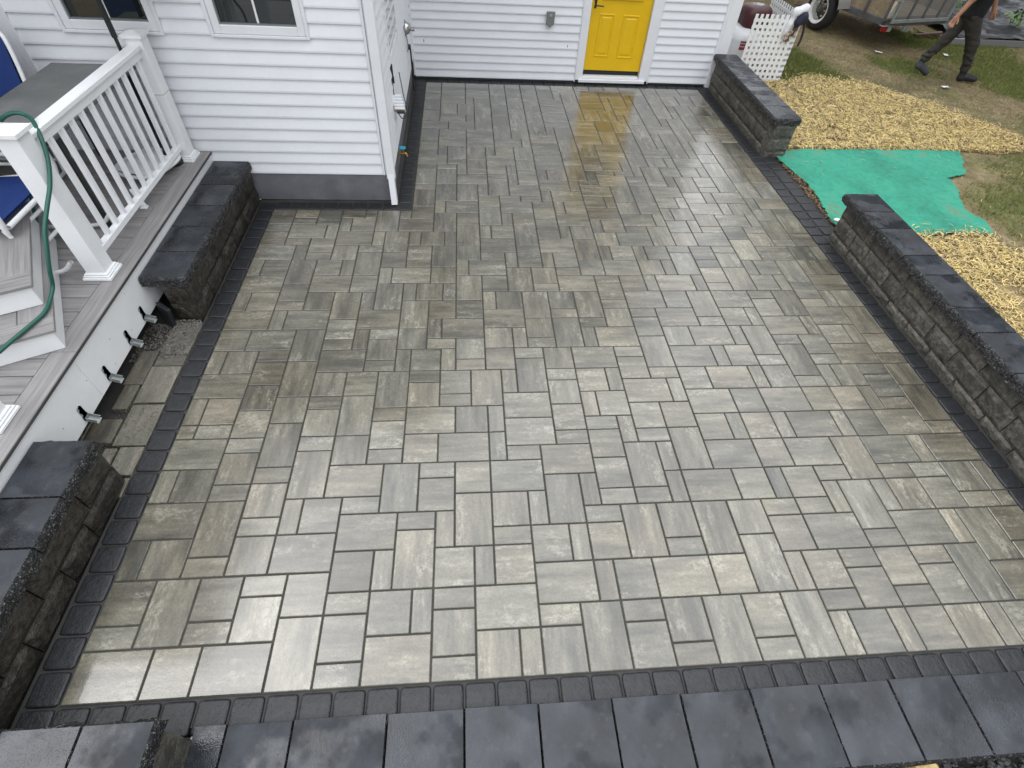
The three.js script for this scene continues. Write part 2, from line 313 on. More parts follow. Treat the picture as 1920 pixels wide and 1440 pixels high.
{
  const size = { h: [3, 2], v: [2, 3], s: [2, 2], t: [1, 2], w: [2, 1], o: [1, 1] }, stones = [], r = rng(5);
  PLAN.forEach((row, v) => [...row].forEach((ch, u) => { if (ch !== '.') stones.push({ u, v, w: size[ch][0], h: size[ch][1] }); }));
  const eye = camera.position, right = new THREE.Vector3(1, 0, 0).applyEuler(camera.rotation), up = new THREE.Vector3(0, 1, 0).applyEuler(camera.rotation), fw = new THREE.Vector3(0, 0, -1).applyEuler(camera.rotation), q = new THREE.Vector3();
  for (const s of stones) {
    s.x0 = s.u * U; s.x1 = (s.u + s.w) * U; s.z1 = -s.v * V; s.z0 = -(s.v + s.h) * V;
    if (s.v + s.h === 67) s.z0 -= 0.055; if (s.u < 12 && s.v + s.h === 37) s.z0 -= 0.03;
    q.set((s.x0 + s.x1) / 2, 0, (s.z0 + s.z1) / 2).sub(eye); const D = q.length(), f = q.dot(fw), seen = Math.abs(q.dot(right) / f) < 1.06 && Math.abs(q.dot(up) / f) < 0.8;
    s.area = (seen ? 1 : 0.01) * s.w * s.h / D ** 3;
  }
  stones.sort((a, b) => b.area - a.area);
  const patio = new THREE.Group(); patio.name = 'patio'; patio.userData = { kind: 'structure' }; scene.add(patio);
  const rest = [];
  stones.forEach((s, k) => {
    const g = 0.0042, ou = r() * 3, ov = r() * 3, along = s.h > s.w || (s.w === s.h && r() < 0.3), y = (r() - 0.5) * 0.0018;
    let geo = cbox(s.x0 + g, s.x1 - g, -0.05, y, s.z0 + g, s.z1 - g, 0.0034);
    const p = geo.attributes.position, n = p.count, col = new Float32Array(n * 3), uv1 = new Float32Array(n * 2), tilt = (r() - 0.5) * 0.006, tilt2 = (r() - 0.5) * 0.006, mx = (s.x0 + s.x1) / 2, mz = (s.z0 + s.z1) / 2;
    metric(geo, 1, ou, ov, along);
    const base = 0.82 + 0.36 * r() + (r() < 0.1 ? -0.14 : r() > 0.93 ? 0.2 : 0), warm = (r() - 0.4) * 0.07, c = [base * (1 + warm), base, base * (1 - warm * 1.2)];
    for (let i = 0; i < n; i++) {
      if (p.getY(i) > -0.02) p.setY(i, p.getY(i) + tilt * (p.getX(i) - mx) + tilt2 * (p.getZ(i) - mz));
      col.set(c, i * 3); uv1[i * 2] = (p.getX(i) + 1) / 8; uv1[i * 2 + 1] = (1 - p.getZ(i)) / 10;
    }
    geo.setAttribute('color', new THREE.BufferAttribute(col, 3)); geo.setAttribute('uv1', new THREE.BufferAttribute(uv1, 2)); geo.computeVertexNormals();
    if (k < 300) { const m = shadow(new THREE.Mesh(geo, M.paver)); m.name = 'paver'; patio.add(m); } else rest.push(geo);
  });
  const f = shadow(new THREE.Mesh(mergeGeometries(rest), M.paver)); f.name = 'paver_field'; f.userData.kind = 'stuff'; patio.add(f);
  // pavers set loose in the strip below the deck
  const strip = new THREE.Group(); strip.name = 'unfinished_path'; strip.userData = { kind: 'structure' }; scene.add(strip);
  const dirt = phy([1, 1, 1], 0.5, { map: rep(T.paver, 1 / 3), vertexColors: true, bumpMap: rep(T.roughBump, 5), bumpScale: 0.003, clearcoat: 0.6, clearcoatRoughness: 0.3 });
  for (const [x0, x1, z0, z1, t, y] of [[-0.382, -0.168, -2.66, -2.30, 0.8, 0], [-0.38, -0.17, -2.295, -2.185, 0.9, 0], [-0.385, -0.168, -2.18, -1.832, 1.0, 0.003], [-0.38, -0.162, -1.822, -1.475, 0.95, 0], [-0.318, -0.165, -1.468, -1.25, 1, 0.002], [-0.53, -0.392, -2.35, -2.01, 0.75, -0.008], [-0.5, -0.396, -2.0, -1.776, 0.95, 0.006], [-0.57, -0.392, -1.7, -1.5, 1.0, 0], [-0.41, -0.328, -1.462, -1.3, 0.95, 0], [-0.75, -0.58, -1.7, -1.3, 0.9, 0], [-0.41, -0.17, -1.24, -1.1, 1, -0.004]]) {
    const geo = metric(cbox(x0 + 0.003, x1 - 0.003, -0.055, y, z0 + 0.003, z1 - 0.003, 0.003), 1, r() * 3, r() * 3, z1 - z0 > x1 - x0), n = geo.attributes.position.count, col = new Float32Array(n * 3).fill(t);
    geo.setAttribute('color', new THREE.BufferAttribute(col, 3)); const m = shadow(new THREE.Mesh(geo, dirt)); m.name = 'paver'; strip.add(m);
  }
  const bed = part('bedding', [box(0, 5.52, -0.07, -0.0075, -7.86, 0), box(-0.18, 0, -0.07, -0.012, -8.1, 0.12), box(5.52, 5.99, -0.07, -0.012, -8.1, 0.12), box(0, 5.52, -0.07, -0.012, 0, 0.12), box(0, 5.52, -0.07, -0.012, -8.1, -7.86), box(-2.4, -0.18, -0.1, -0.045, -4.6, 0.12)], M.joint, patio);
  // crushed stone and dirt left in the strip
  const peb = new THREE.IcosahedronGeometry(1, 0), im = new THREE.InstancedMesh(peb, std([0.13, 0.125, 0.115], 0.5), 2600), mt = new THREE.Matrix4(), e = new THREE.Euler(), qq = new THREE.Quaternion();
  for (let i = 0; i < 2600; i++) {
    const k = i < 1500; let x = k ? -0.6 + 0.42 * r() : -0.45 + 0.28 * r(), z = k ? -2.68 + 0.42 * Math.pow(r(), 1.3) : -2.3 + 1.0 * r(); const s = k ? 0.004 + 0.008 * r() * r() : 0.0012 + 0.0025 * r();
    qq.setFromEuler(e.set(r() * 6, r() * 6, r() * 6)); mt.compose(new THREE.Vector3(x, (k ? (x < -0.39 ? -0.04 : 0.0) : 0.001) + s * 0.4, z), qq, new THREE.Vector3(s, s * 0.7, s)); im.setMatrixAt(i, mt); { const c = 0.5 + 0.8 * r(); im.setColorAt(i, lin(c, c * 0.97, c * 0.93)); }
  }
  im.name = 'gravel'; im.userData = { kind: 'stuff', label: 'loose grey gravel spilled beside the deck under the stone wall end', category: 'gravel' }; scene.add(im);
}
// dark tumbled edging stones
{
  const edge = new THREE.Group(); edge.name = 'edging_course'; edge.userData = { kind: 'structure' }; scene.add(edge);
  const r = rng(77), variants = [];
  for (let k = 0; k < 8; k++) { // a rounded tumbled stone, 1 x 1 seen from above, crown slightly domed
    const G = [-1, -0.95, -0.82, -0.3, 0.3, 0.82, 0.95, 1], n = 7, o = [], P = (i, j) => {
      const a = G[i], b = G[j], x = a * Math.sqrt(1 - 0.17 * Math.pow(Math.abs(b), 9)), z = b * Math.sqrt(1 - 0.17 * Math.pow(Math.abs(a), 9)), e = Math.max(Math.abs(a), Math.abs(b));
      return [0.5 * x * (1 + 0.025 * n3(b * 2, k * 9.1, a)), -0.03 * Math.pow(e, 12) - 0.05 * Math.pow(e, 40) + 0.02 * n3(a * 2.3 + k * 5, 1.7, b * 2.3) + 0.014 * n3(a * 6, k, b * 6), 0.5 * z * (1 + 0.025 * n3(a * 2, k * 7.3, b))];
    };
    for (let i = 0; i < n; i++) for (let j = 0; j < n; j++) quad(o, P(i, j), P(i, j + 1), P(i + 1, j + 1), P(i + 1, j));
    const ring = []; for (let i = 0; i <= n; i++) ring.push(P(i, 0)); for (let j = 1; j <= n; j++) ring.push(P(n, j)); for (let i = n - 1; i >= 0; i--) ring.push(P(i, n)); for (let j = n - 1; j >= 0; j--) ring.push(P(0, j));
    for (let i = 0; i < ring.length - 1; i++) quad(o, ring[i], ring[i + 1], [ring[i + 1][0], -0.4, ring[i + 1][2]], [ring[i][0], -0.4, ring[i][2]]);
    let g = mergeVertices(rawGeo(o).deleteAttribute('normal').deleteAttribute('uv')); g.computeVertexNormals(); g = metric(g, 0.16, k * 0.37, k * 0.61); variants.push(g);
  }
  const put = (x, z, w, d) => { const m = shadow(new THREE.Mesh(variants[(r() * 8) | 0], M.blackStone)); m.name = 'edging_stone'; m.position.set(x, 0.001 + (r() - 0.5) * 0.003, z); m.scale.set(w - 0.008, 0.15, d - 0.008); m.rotation.y = (r() - 0.5) * 0.02; edge.add(m); };
  const P = 0.158, run = (a, b) => { const n = Math.round((b - a) / P); return Array.from({ length: n }, (_, i) => [a + (i + 0.5) * (b - a) / n, (b - a) / n]); };
  for (const [z, d] of run(-4.47, 0.005)) put(-0.084, z, 0.16, d);                       // along the left wall
  for (const [x, w] of run(-0.164, 5.69)) put(x, 0.083, w, 0.158);                      // front, partly under the coping
  for (const [z, d] of run(-8.0, 0.005)) put(5.602, z, 0.158, d);                        // along the right wall
  for (const [z, d] of run(-5.66, -3.93)) put(5.762, z, 0.158, d);                      // second row in the opening
  for (const [x, w] of run(0.0, 1.38)) put(x, -4.415, w, 0.14);                         // below the wing
  for (const [z, d] of run(-7.86, -4.49)) put(1.295, z, 0.15, d);                        // along the side of the wing
  for (const [x, w] of run(1.215, 5.52)) put(x, -7.935, w, 0.14);                       // below the back wall
}
// ---------------------------------------------------------------- stone walls
const rockVariants = [];
{
  for (let k = 0; k < 10; k++) { // split face towards +x; unit block: y 0..1, z -0.5..0.5, depth to -1
    const o = [], nz = 10, ny = 5, P = (i, j) => { const z = i / nz - 0.5, y = j / ny, e = Math.min(i, nz - i) === 0 || Math.min(j, ny - j) === 0; const d = 0.9 + 1.5 * fb3(z * 3.4 + k * 3.3, y * 1.5 + k, k * 7.7, 4);
      return [(e ? -0.35 + 0.4 * d : 0.5 * d + 0.3 * (1 - Math.pow(Math.abs(2 * y - 1), 4))) , y, z]; };
    for (let i = 0; i < nz; i++) for (let j = 0; j < ny; j++) quad(o, P(i, j), P(i, j + 1), P(i + 1, j + 1), P(i + 1, j));
    const side = (pts) => { for (let i = 0; i < pts.length - 1; i++) quad(o, pts[i + 1], [-6, pts[i + 1][1], pts[i + 1][2]], [-6, pts[i][1], pts[i][2]], pts[i]); };
    const L = (f, n) => Array.from({ length: n + 1 }, (_, i) => f(i)); side(L((i) => P(i, ny), nz)); side(L((i) => P(nz - i, 0), nz)); side(L((j) => P(0, j), ny)); side(L((j) => P(nz, ny - j), ny));
    rockVariants.push(rawGeo(o));
  }
}
const wr = rng(31);
function blockGeo(len, h, out = 0.022) { const g = rockVariants[(wr() * 10) | 0].clone(); g.scale(out, h, len); g.computeVertexNormals(); return metric(g, 1, wr() * 4, wr() * 4); }
// a course wall along z whose split face looks towards +x (dir 1) or -x (dir -1)
function courses(w, faceX, dir, rows, mat = M.rock) {
  for (const [y0, y1, cuts] of rows) for (let i = 0; i < cuts.length - 1; i++) {
    const a = cuts[i], b = cuts[i + 1], g = blockGeo(Math.abs(b - a) - 0.007, y1 - y0 - 0.004); if (dir < 0) g.rotateY(Math.PI);
    const m = part('block', g, mat, w); m.position.set(faceX - dir * 0.02, y0 + 0.002, (a + b) / 2);
  }
}
const cap = (w, x0, x1, y0, y1, z0, z1, sides) => { // coping slab: sawn top, chiselled edges on the listed sides
  const nx = 12, ny = 5, nz = 14, g = new THREE.BoxGeometry(1, 1, 1, nx, ny, nz), p = g.attributes.position, seed = wr() * 50;
  for (let i = 0; i < p.count; i++) {
    let X = p.getX(i), Y = p.getY(i), Z = p.getZ(i); const px = lerp(x0, x1, X + 0.5), py = lerp(y0, y1, Y + 0.5), pz = lerp(z0, z1, Z + 0.5); let dx = 0, dz = 0, dy = 0;
    const k = 0.007 * (1 + 3.6 * fb3(px * 30 + seed, py * 30, pz * 30, 3)), drop = Y > 0.45 ? 0 : 1;
    if (X > 0.49 && sides.includes('x')) dx = drop * k; if (X < -0.49 && sides.includes('X')) dx = -drop * k; if (Z > 0.49 && sides.includes('z')) dz = drop * k; if (Z < -0.49 && sides.includes('Z')) dz = -drop * k;
    const inset = 0.004; if (Y > 0.49) { if (X > 0.49) dx -= inset; if (X < -0.49) dx += inset; if (Z > 0.49) dz -= inset; if (Z < -0.49) dz += inset; }
    if (Y < -0.49) dy = 0.004 * n3(px * 20, pz * 20, seed);
    p.setXYZ(i, px + dx, py + dy, pz + dz);
  }
  g.computeVertexNormals(); const q = metric(g, 1, wr() * 5, wr() * 5), top = [], edge = [], nq = q.attributes.position;
  // the sawn faces and the chiselled faces carry different finishes
  const pick = (want) => { const o = []; for (let i = 0; i < nq.count; i += 3) { const a = [0, 1, 2].map((k) => [nq.getX(i + k), nq.getY(i + k), nq.getZ(i + k)]); const flat = a.every((v) => v[1] > y1 - 0.002); if (flat === want) o.push(i); } return o; };
  const sub = (list) => { const P = [], N = [], Q = []; for (const i of list) for (let k = 0; k < 3; k++) { P.push(nq.getX(i + k), nq.getY(i + k), nq.getZ(i + k)); N.push(q.attributes.normal.getX(i + k), q.attributes.normal.getY(i + k), q.attributes.normal.getZ(i + k)); Q.push(q.attributes.uv.getX(i + k), q.attributes.uv.getY(i + k)); } const b = new THREE.BufferGeometry(); b.setAttribute('position', new THREE.Float32BufferAttribute(P, 3)); b.setAttribute('normal', new THREE.Float32BufferAttribute(N, 3)); b.setAttribute('uv', new THREE.Float32BufferAttribute(Q, 2)); return b; };
  const tg = sub(pick(true)), eg = sub(pick(false)); tg.computeVertexNormals();
  const m = part('coping', tg, M.coping, w); part('rough_edge', eg, M.chip, m); return m;
};
{
  const w = thing('stone_wall', 'dark stone seat wall between the yellow door side and the green fabric', 'stone wall', [0, 0, 0]);
  courses(w, 5.7, -1, [[-0.03, 0.07, [-5.66, -5.83, -6.2, -6.5, -6.86, -7.1, -7.5, -7.95]], [0.07, 0.235, [-5.66, -5.88, -6.14, -6.52, -6.78, -7.15, -7.42, -7.72, -7.95]], [0.235, 0.385, [-5.66, -6.02, -6.27, -6.62, -6.98, -7.24, -7.6, -7.95]]]);
  for (const [y0, y1] of [[-0.03, 0.07], [0.07, 0.235], [0.235, 0.385]]) { const g = blockGeo(0.27, y1 - y0 - 0.004); g.rotateY(-Math.PI / 2); part('block', g, M.rock, w).position.set(5.835, y0 + 0.002, -5.675); }
  part('core', box(5.74, 5.96, -0.03, 0.383, -7.95, -5.74), M.foundDark, w);
  const js = [-5.67, -6.05, -6.4, -6.69, -7.02, -7.42, -7.68, -7.94]; for (let i = 0; i < js.length - 1; i++) cap(w, 5.662, 5.992, 0.385, 0.465, js[i + 1] + 0.002, js[i] - 0.002, i ? 'X' : 'Xz');
}
{
  const w = thing('stone_wall', 'long stone seat wall along the straw at the near right side of the patio', 'stone wall', [0, 0, 0]);
  courses(w, 5.7, -1, [[-0.03, 0.066, [-3.9, -3.55, -3.18, -2.8, -2.5, -2.18, -1.85, -1.5, -1.2, -0.8, -0.4, 0.1, 0.45]], [0.066, 0.235, [-3.9, -3.58, -3.33, -2.973, -2.707, -2.3, -2.0, -1.64, -1.35, -1.0, -0.65, -0.35, 0.05, 0.45]], [0.235, 0.385, [-3.9, -3.714, -3.465, -3.056, -2.79, -2.43, -2.078, -1.77, -1.42, -1.1, -0.75, -0.4, 0, 0.45]]]);
  for (const [y0, y1] of [[-0.03, 0.066], [0.066, 0.235], [0.235, 0.385]]) { const g = blockGeo(0.25, y1 - y0 - 0.004); g.rotateY(Math.PI / 2); part('block', g, M.rock, w).position.set(5.845, y0 + 0.002, -3.89); }
  part('core', box(5.74, 5.95, -0.03, 0.383, -3.84, 0.44), M.foundDark, w);
  const js = [-3.93, -3.60, -3.32, -2.912, -2.64, -2.231, -1.957, -1.554, -1.28, -0.88, -0.6, -0.2, 0.08, 0.46]; for (let i = 0; i < js.length - 1; i++) cap(w, 5.66, 5.985, 0.385, 0.465, js[i] + 0.002, js[i + 1] - 0.002, i ? 'X' : 'XZ');
}
{
  const w = thing('stone_wall', 'low dark stone seat wall between the white house corner and the open gravel gap', 'stone wall', [0, 0, 0]);
  courses(w, -0.172, 1, [[-0.03, 0.14, [-2.7, -3.0, -3.38, -3.7, -4.05, -4.3, -4.53]], [0.14, 0.325, [-2.7, -2.88, -3.25, -3.62, -3.85, -4.25, -4.53]]], M.rockShaded);
  for (const [y0, y1] of [[-0.03, 0.14], [0.14, 0.325]]) { const g = blockGeo(0.2, y1 - y0 - 0.004); g.rotateY(-Math.PI / 2); part('block', g, M.rockShaded, w).position.set(-0.28, y0 + 0.002, -2.72); }
  part('core', box(-0.36, -0.21, -0.03, 0.323, -4.52, -2.76), M.foundDark, w);
  const js = [-2.7, -3.03, -3.387, -3.711, -4.07, -4.525]; for (let i = 0; i < js.length - 1; i++) cap(w, -0.494, -0.166, 0.325, 0.405, js[i + 1] + 0.002, js[i] - 0.002, i ? 'x' : 'xz');
  const b = part('leaning_slab', cbox(-0.015, 0.015, 0, 0.2, -0.07, 0.07, 0.004), M.blackStone, w); b.position.set(-0.43, -0.03, -2.66); b.rotation.set(0.15, 0.9, -0.2);
}
{
  const w = thing('stone_wall', 'stone seat wall turning the near left corner beside the white deck skirt', 'stone wall', [0, 0, 0]);
  courses(w, -0.178, 1, [[-0.03, 0.14, [0.15, -0.25, -0.6, -0.86, -1.235]], [0.14, 0.325, [0.15, -0.1, -0.45, -0.95, -1.235]]], M.rockShaded);
  for (const [y0, y1, c] of [[-0.03, 0.14, [-0.17, 0.1, 0.45, 0.66]], [0.14, 0.325, [-0.17, 0.25, 0.66]]]) for (let i = 0; i < c.length - 1; i++) { const g = blockGeo(c[i + 1] - c[i] - 0.006, y1 - y0 - 0.004); g.rotateY(Math.PI / 2); part('block', g, M.rock, w).position.set((c[i] + c[i + 1]) / 2, y0 + 0.002, 0.172); }
  for (const [y0, y1] of [[-0.03, 0.14], [0.14, 0.325]]) { const g = blockGeo(0.28, y1 - y0 - 0.004); part('block', g, M.rockShaded, w).position.set(0.63, y0 + 0.002, 0.31); const e = blockGeo(0.2, y1 - y0 - 0.004); e.rotateY(Math.PI / 2); part('block', e, M.rock, w).position.set(-0.32, y0 + 0.002, -1.215); }
  part('core', [box(-0.45, -0.22, -0.03, 0.323, -1.19, 0.44), box(-0.22, 0.635, -0.45, 0.323, 0.2, 0.44)], M.foundDark, w);
  const js = [-1.24, -0.882, -0.606, -0.22, 0.146]; for (let i = 0; i < js.length - 1; i++) cap(w, -0.486, -0.172, 0.325, 0.405, js[i] + 0.002, js[i + 1] - 0.002, i ? 'x' : 'xZ');
  const xs = [-0.486, 0.09, 0.392, 0.668]; for (let i = 0; i < xs.length - 1; i++) cap(w, xs[i] + 0.002, xs[i + 1] - 0.002, 0.325, 0.405, 0.15, 0.472, i === 2 ? 'xZz' : 'Zz');
}
{
  const w = thing('stone_step', 'row of dark coping slabs forming the step edge along the near side of the patio', 'step', [0, 0, 0]);
  const xs = [0.652, 0.80, 1.098, 1.53, 1.892, 2.248, 2.61, 2.958, 3.314, 3.68, 4.055, 4.405, 4.765, 5.12, 5.48, 5.86]; for (let i = 0; i < xs.length - 1; i++) cap(w, xs[i] + 0.002, xs[i + 1] - 0.002, -0.075, 0.018 + (i % 3) * 0.002, 0.117 + (i % 2) * 0.003, 0.462, 'z');
  for (let i = 0; i < 14; i++) { const g = blockGeo(0.366, 0.19); g.rotateY(-Math.PI / 2); part('block', g, M.rock, w).position.set(0.72 + i * 0.37, -0.27, 0.4); const h = blockGeo(0.366, 0.19); h.rotateY(-Math.PI / 2); part('block', h, M.rock, w).position.set(0.9 + i * 0.37, -0.46, 0.4); }
  part('core', box(0.64, 5.99, -0.5, -0.078, 0.12, 0.38), M.foundDark, w);
}
// ---------------------------------------------------------------- house
// a lapped vinyl board: long axis x, height h, leaning out to its lower edge; outer face towards +z
function sidingGeo(x0, x1, h) {
  const o = [], out = 0.023, S = [[0.004, 0.006], [-0.004, out - 0.006], [-0.002, out], [0.012, out + 0.0005], [h * 0.98, 0.0045], [h, 0.002]]; // [y, z]
  for (let i = 0; i < S.length - 1; i++) quad(o, [x0, S[i][0], S[i][1]], [x1, S[i][0], S[i][1]], [x1, S[i + 1][0], S[i + 1][1]], [x0, S[i + 1][0], S[i + 1][1]]);
  return metric(rawGeo(o), 1, wr() * 4, wr() * 4);
}
const house = thing('house', 'white vinyl sided house with a yellow door and a wing beside the deck', 'house');
{
  const boards = (wall, name, x0, x1, y0, y1, pitch, z, split, nSeen) => {
    const rest = []; let k = 0;
    for (let y = y0; y < y1 - 0.01; y += pitch, k++) {
      let segs = [[x0, x1]]; for (const [a, b, ya, yb] of split) if (y < yb && y + pitch > ya + 0.02) segs = segs.flatMap(([p, q]) => [[p, Math.min(q, a)], [Math.max(p, b), q]].filter(([s, t]) => t - s > 0.01));
      for (const [a, b] of segs) { const g = sidingGeo(a, b, pitch); g.translate(0, y, z); if (k < nSeen) part('siding_board', g, M.vinyl, wall); else rest.push(g); }
    }
    const m = part('upper_siding', rest, M.vinyl, wall); m.userData.kind = 'stuff';
  };
  // back wall
  const bw = part('back_wall', [box(1.0, 3.7, 0.0, 5.6, -8.2, -8.004), box(4.6, 5.84, 0.0, 5.6, -8.2, -8.004), box(3.7, 4.6, 2.2, 5.6, -8.2, -8.004)], M.foundDark, house);
  boards(bw, 'b', 1.225, 5.66, 0.036, 5.5, 0.1027, -8.004, [[3.60, 4.742, -1, 2.3]], 15);
  part('kick_board', box(1.22, 3.6, 0.0, 0.036, -8.002, -7.998), M.foundDark, bw);
  part('corner_board', [cbox(5.66, 5.70, -0.01, 5.5, -8.02, -7.966, 0.004), cbox(5.702, 5.85, -0.01, 5.5, -8.02, -7.976, 0.004), cbox(5.84, 5.862, -0.01, 5.5, -8.3, -7.978, 0.003)], M.trim, bw);
  part('corner_board', cbox(1.205, 1.232, 0.05, 5.5, -8.0, -7.97, 0.003), M.trim, bw);
  // side and far structure, seen in the wet paving
  const sw = part('side_wall', [box(5.83, 5.858, 0, 5.6, -16, -8.2), box(-2.8, 5.83, 0, 5.6, -16, -15.8), box(-2.8, 1.0, 0, 5.6, -8.2, -8.01)], M.vinyl, house);
  const rf = part('roof', [bar([1.5, 5.62, -7.75], [1.5, 8.2, -12], 9.2, 0.14, [0, 1, 0]), bar([1.5, 5.62, -16.3], [1.5, 8.2, -12], 9.2, 0.14)], M.shingle, house);
  part('eave', [box(-2.8, 6.1, 5.5, 5.52, -8.2, -7.78), box(-2.8, 6.1, 5.5, 5.68, -7.78, -7.74)], M.trim, rf);
  // yellow door
  const d = part('door', cbox(3.722, 4.588, 0.165, 2.2, -8.075, -8.03, 0.003), M.door, house); d.geometry.translate(-4.588, -0.165, 0); d.position.set(4.588, 0.165, 0); d.rotation.z = -0.008;
  const dx = (x) => x - 4.588, dy = (y) => y - 0.165;
  for (const [a, b, y0, y1] of [[3.857, 4.076, 0.345, 0.882], [4.198, 4.437, 0.335, 0.876]]) {
    const o = [], ring = (i, z) => [[dx(a) + i, dy(y0) + i, z], [dx(b) - i, dy(y0) + i, z], [dx(b) - i, dy(y1) - i, z], [dx(a) + i, dy(y1) - i, z]], R = [ring(0, -8.0296), ring(0.006, -8.022), ring(0.016, -8.022), ring(0.026, -8.038 + 0.001), ring(0.052, -8.0235)];
    for (let k = 0; k < R.length - 1; k++) for (let i = 0; i < 4; i++) quad(o, R[k][i], R[k][(i + 1) % 4], R[k + 1][(i + 1) % 4], R[k + 1][i]); quad(o, ...R[4]);
    part('door_panel', metric(rawGeo(o)), M.door, d);
  }
  const wf = [[3.87, 4.44]]; part('lite_frame', [cbox(dx(3.86), dx(4.445), dy(1.045), dy(1.085), -8.036, -8.008, 0.008), cbox(dx(3.86), dx(4.445), dy(1.9), dy(1.94), -8.036, -8.008, 0.008), cbox(dx(3.86), dx(3.9), dy(1.085), dy(1.9), -8.036, -8.008, 0.008), cbox(dx(4.405), dx(4.445), dy(1.085), dy(1.9), -8.036, -8.008, 0.008)], M.door, d);
  part('pane', box(dx(3.9), dx(4.405), dy(1.085), dy(1.9), -8.034, -8.026), M.glass, d);
  part('handle', [cyl(0.03, 0.032, 0.012, 20).rotateX(Math.PI / 2).translate(dx(3.775), dy(1.06), -8.022), cbox(dx(3.76), dx(3.79), dy(0.94), dy(1.1), -8.03, -8.016, 0.004), tube([[dx(3.775), dy(0.985), -8.02], [dx(3.775), dy(0.985), -7.97], [dx(3.80), dy(0.985), -7.958], [dx(3.88), dy(0.98), -7.958]], 0.0085, 16, 8)], M.black, d);
  const fr = part('door_frame', [cbox(3.608, 3.72, 0.05, 2.34, -8.02, -7.965, 0.004), cbox(4.592, 4.736, 0.05, 2.34, -8.02, -7.965, 0.004), cbox(3.722, 4.59, 2.2, 2.34, -8.02, -7.965, 0.004), box(3.6, 3.612, 0.02, 2.3, -8.0, -7.975), box(4.735, 4.747, 0.02, 2.3, -8.0, -7.975)], M.trim, house);
  part('jamb', [box(3.716, 3.7235, 0.1, 2.2, -8.07, -8.004), box(4.589, 4.597, 0.1, 2.2, -8.07, -8.004)], std([0.5, 0.42, 0.25], 0.6), fr);
  part('threshold', [cbox(3.66, 4.68, 0.028, 0.068, -8.04, -7.93, 0.004), cbox(3.722, 4.59, 0.068, 0.1, -8.08, -7.975, 0.006)], M.trim, fr);
  part('gap_shade', box(3.724, 4.588, 0.1, 0.172, -8.079, -8.062), M.dark, fr);  // dark strip set into the gap under the door in place of its shade
  // wing
  const wing = part('wing', [box(-1.74, 1.18, 0.0, 0.3, -8, -4.535), box(-1.74, 1.19, 0.3, 3.4, -8, -4.56)], M.found, house);
  const wins = [[-1.262, -0.484, 1.452, 2.75], [-0.118, 0.672, 1.452, 2.75]];
  boards(wing, 'w', -1.63, 1.11, 0.285, 3.3, 0.1075, -4.548, wins, 15);
  { // right side of the wing, boards run along z
    const rest = []; for (let k = 0, y = 0.285; y < 3.3; y += 0.1075, k++) { const g = sidingGeo(4.6, 7.98, 0.1075); g.rotateY(Math.PI / 2); g.translate(1.19, y, 0); k < 13 ? part('siding_board', g, M.vinyl, wing) : rest.push(g); }
    part('upper_siding', rest, M.vinyl, wing).userData.kind = 'stuff';
  }
  const cb = []; for (let k = 0; k < 4; k++) cb.push(cbox(1.112 + k * 0.0235, 1.134 + k * 0.0235, 0.285, 3.4, -4.56, -4.512 - (k % 2) * 0.012, 0.003), cbox(1.17, 1.2145 - (k % 2) * 0.01, 0.285, 3.4, -4.54 - k * 0.022 - 0.02, -4.54 - k * 0.022, 0.003));
  part('corner_board', cb, M.trim, wing);
  part('corner_board', [cbox(-1.695, -1.628, 0.285, 3.4, -4.56, -4.518, 0.003), cbox(-1.76, -1.697, 0.285, 3.4, -4.57, -4.52, 0.003)], M.trim, wing);
  part('wing_roof', [bar([-0.6, 3.52, -4.1], [-0.6, 4.7, -8.0], 4.2, 0.1)], M.shingle, house);
  part('gutter', [box(-2.7, 1.5, 3.38, 3.5, -4.2, -4.09), box(-2.7, 1.5, 3.38, 3.4, -4.55, -4.2)], M.trim, house);
  for (const [a, b, y0, y1] of wins) {
    const f = part('window', [cbox(a, a + 0.028, y0, y1, -4.56, -4.514, 0.003), cbox(b - 0.028, b, y0, y1, -4.56, -4.514, 0.003), cbox(a + 0.028, b - 0.028, y0, y0 + 0.022, -4.56, -4.512, 0.003), cbox(a + 0.028, b - 0.028, y1 - 0.03, y1, -4.56, -4.514, 0.003)], M.trim, house);
    part('sash', [cbox(a + 0.03, a + 0.088, y0 + 0.024, y1 - 0.03, -4.57, -4.522, 0.004), cbox(b - 0.088, b - 0.03, y0 + 0.024, y1 - 0.03, -4.57, -4.522, 0.004), cbox(a + 0.088, b - 0.088, y0 + 0.024, y0 + 0.088, -4.57, -4.521, 0.004), cbox(a + 0.088, b - 0.088, y1 - 0.09, y1 - 0.03, -4.57, -4.522, 0.004)], M.trim, f);
    part('glazing_bead', [box(a + 0.088, a + 0.1, y0 + 0.088, y1 - 0.09, -4.566, -4.535), box(a + 0.1, b - 0.088, y0 + 0.088, y0 + 0.1, -4.566, -4.535)], M.grey, f);
    part('muntin', cbox((a + b) / 2 - 0.009, (a + b) / 2 + 0.009, y0 + 0.1, y1 - 0.09, -4.552, -4.543, 0.003), M.trim, f);
    part('pane', box(a + 0.09, b - 0.09, y0 + 0.09, y1 - 0.09, -4.562, -4.554), M.glass, f);
  }
  const wr2 = part('window', [cbox(1.19, 1.222, 1.05, 2.3, -6.15, -6.1, 0.003), cbox(1.19, 1.222, 1.05, 2.3, -5.3, -5.25, 0.003), cbox(1.19, 1.222, 1.05, 1.1, -6.1, -5.3, 0.003)], M.trim, house); part('pane', box(1.19, 1.211, 1.1, 2.3, -6.1, -5.3), M.glass, wr2);
  part('downspout', [cbox(1.15, 1.232, 0.26, 3.4, -4.545, -4.475, 0.006), bar([1.191, 0.30, -4.51], [1.2, 0.01, -4.452], 0.078, 0.058, [1, 0, 0])], M.trim, house);
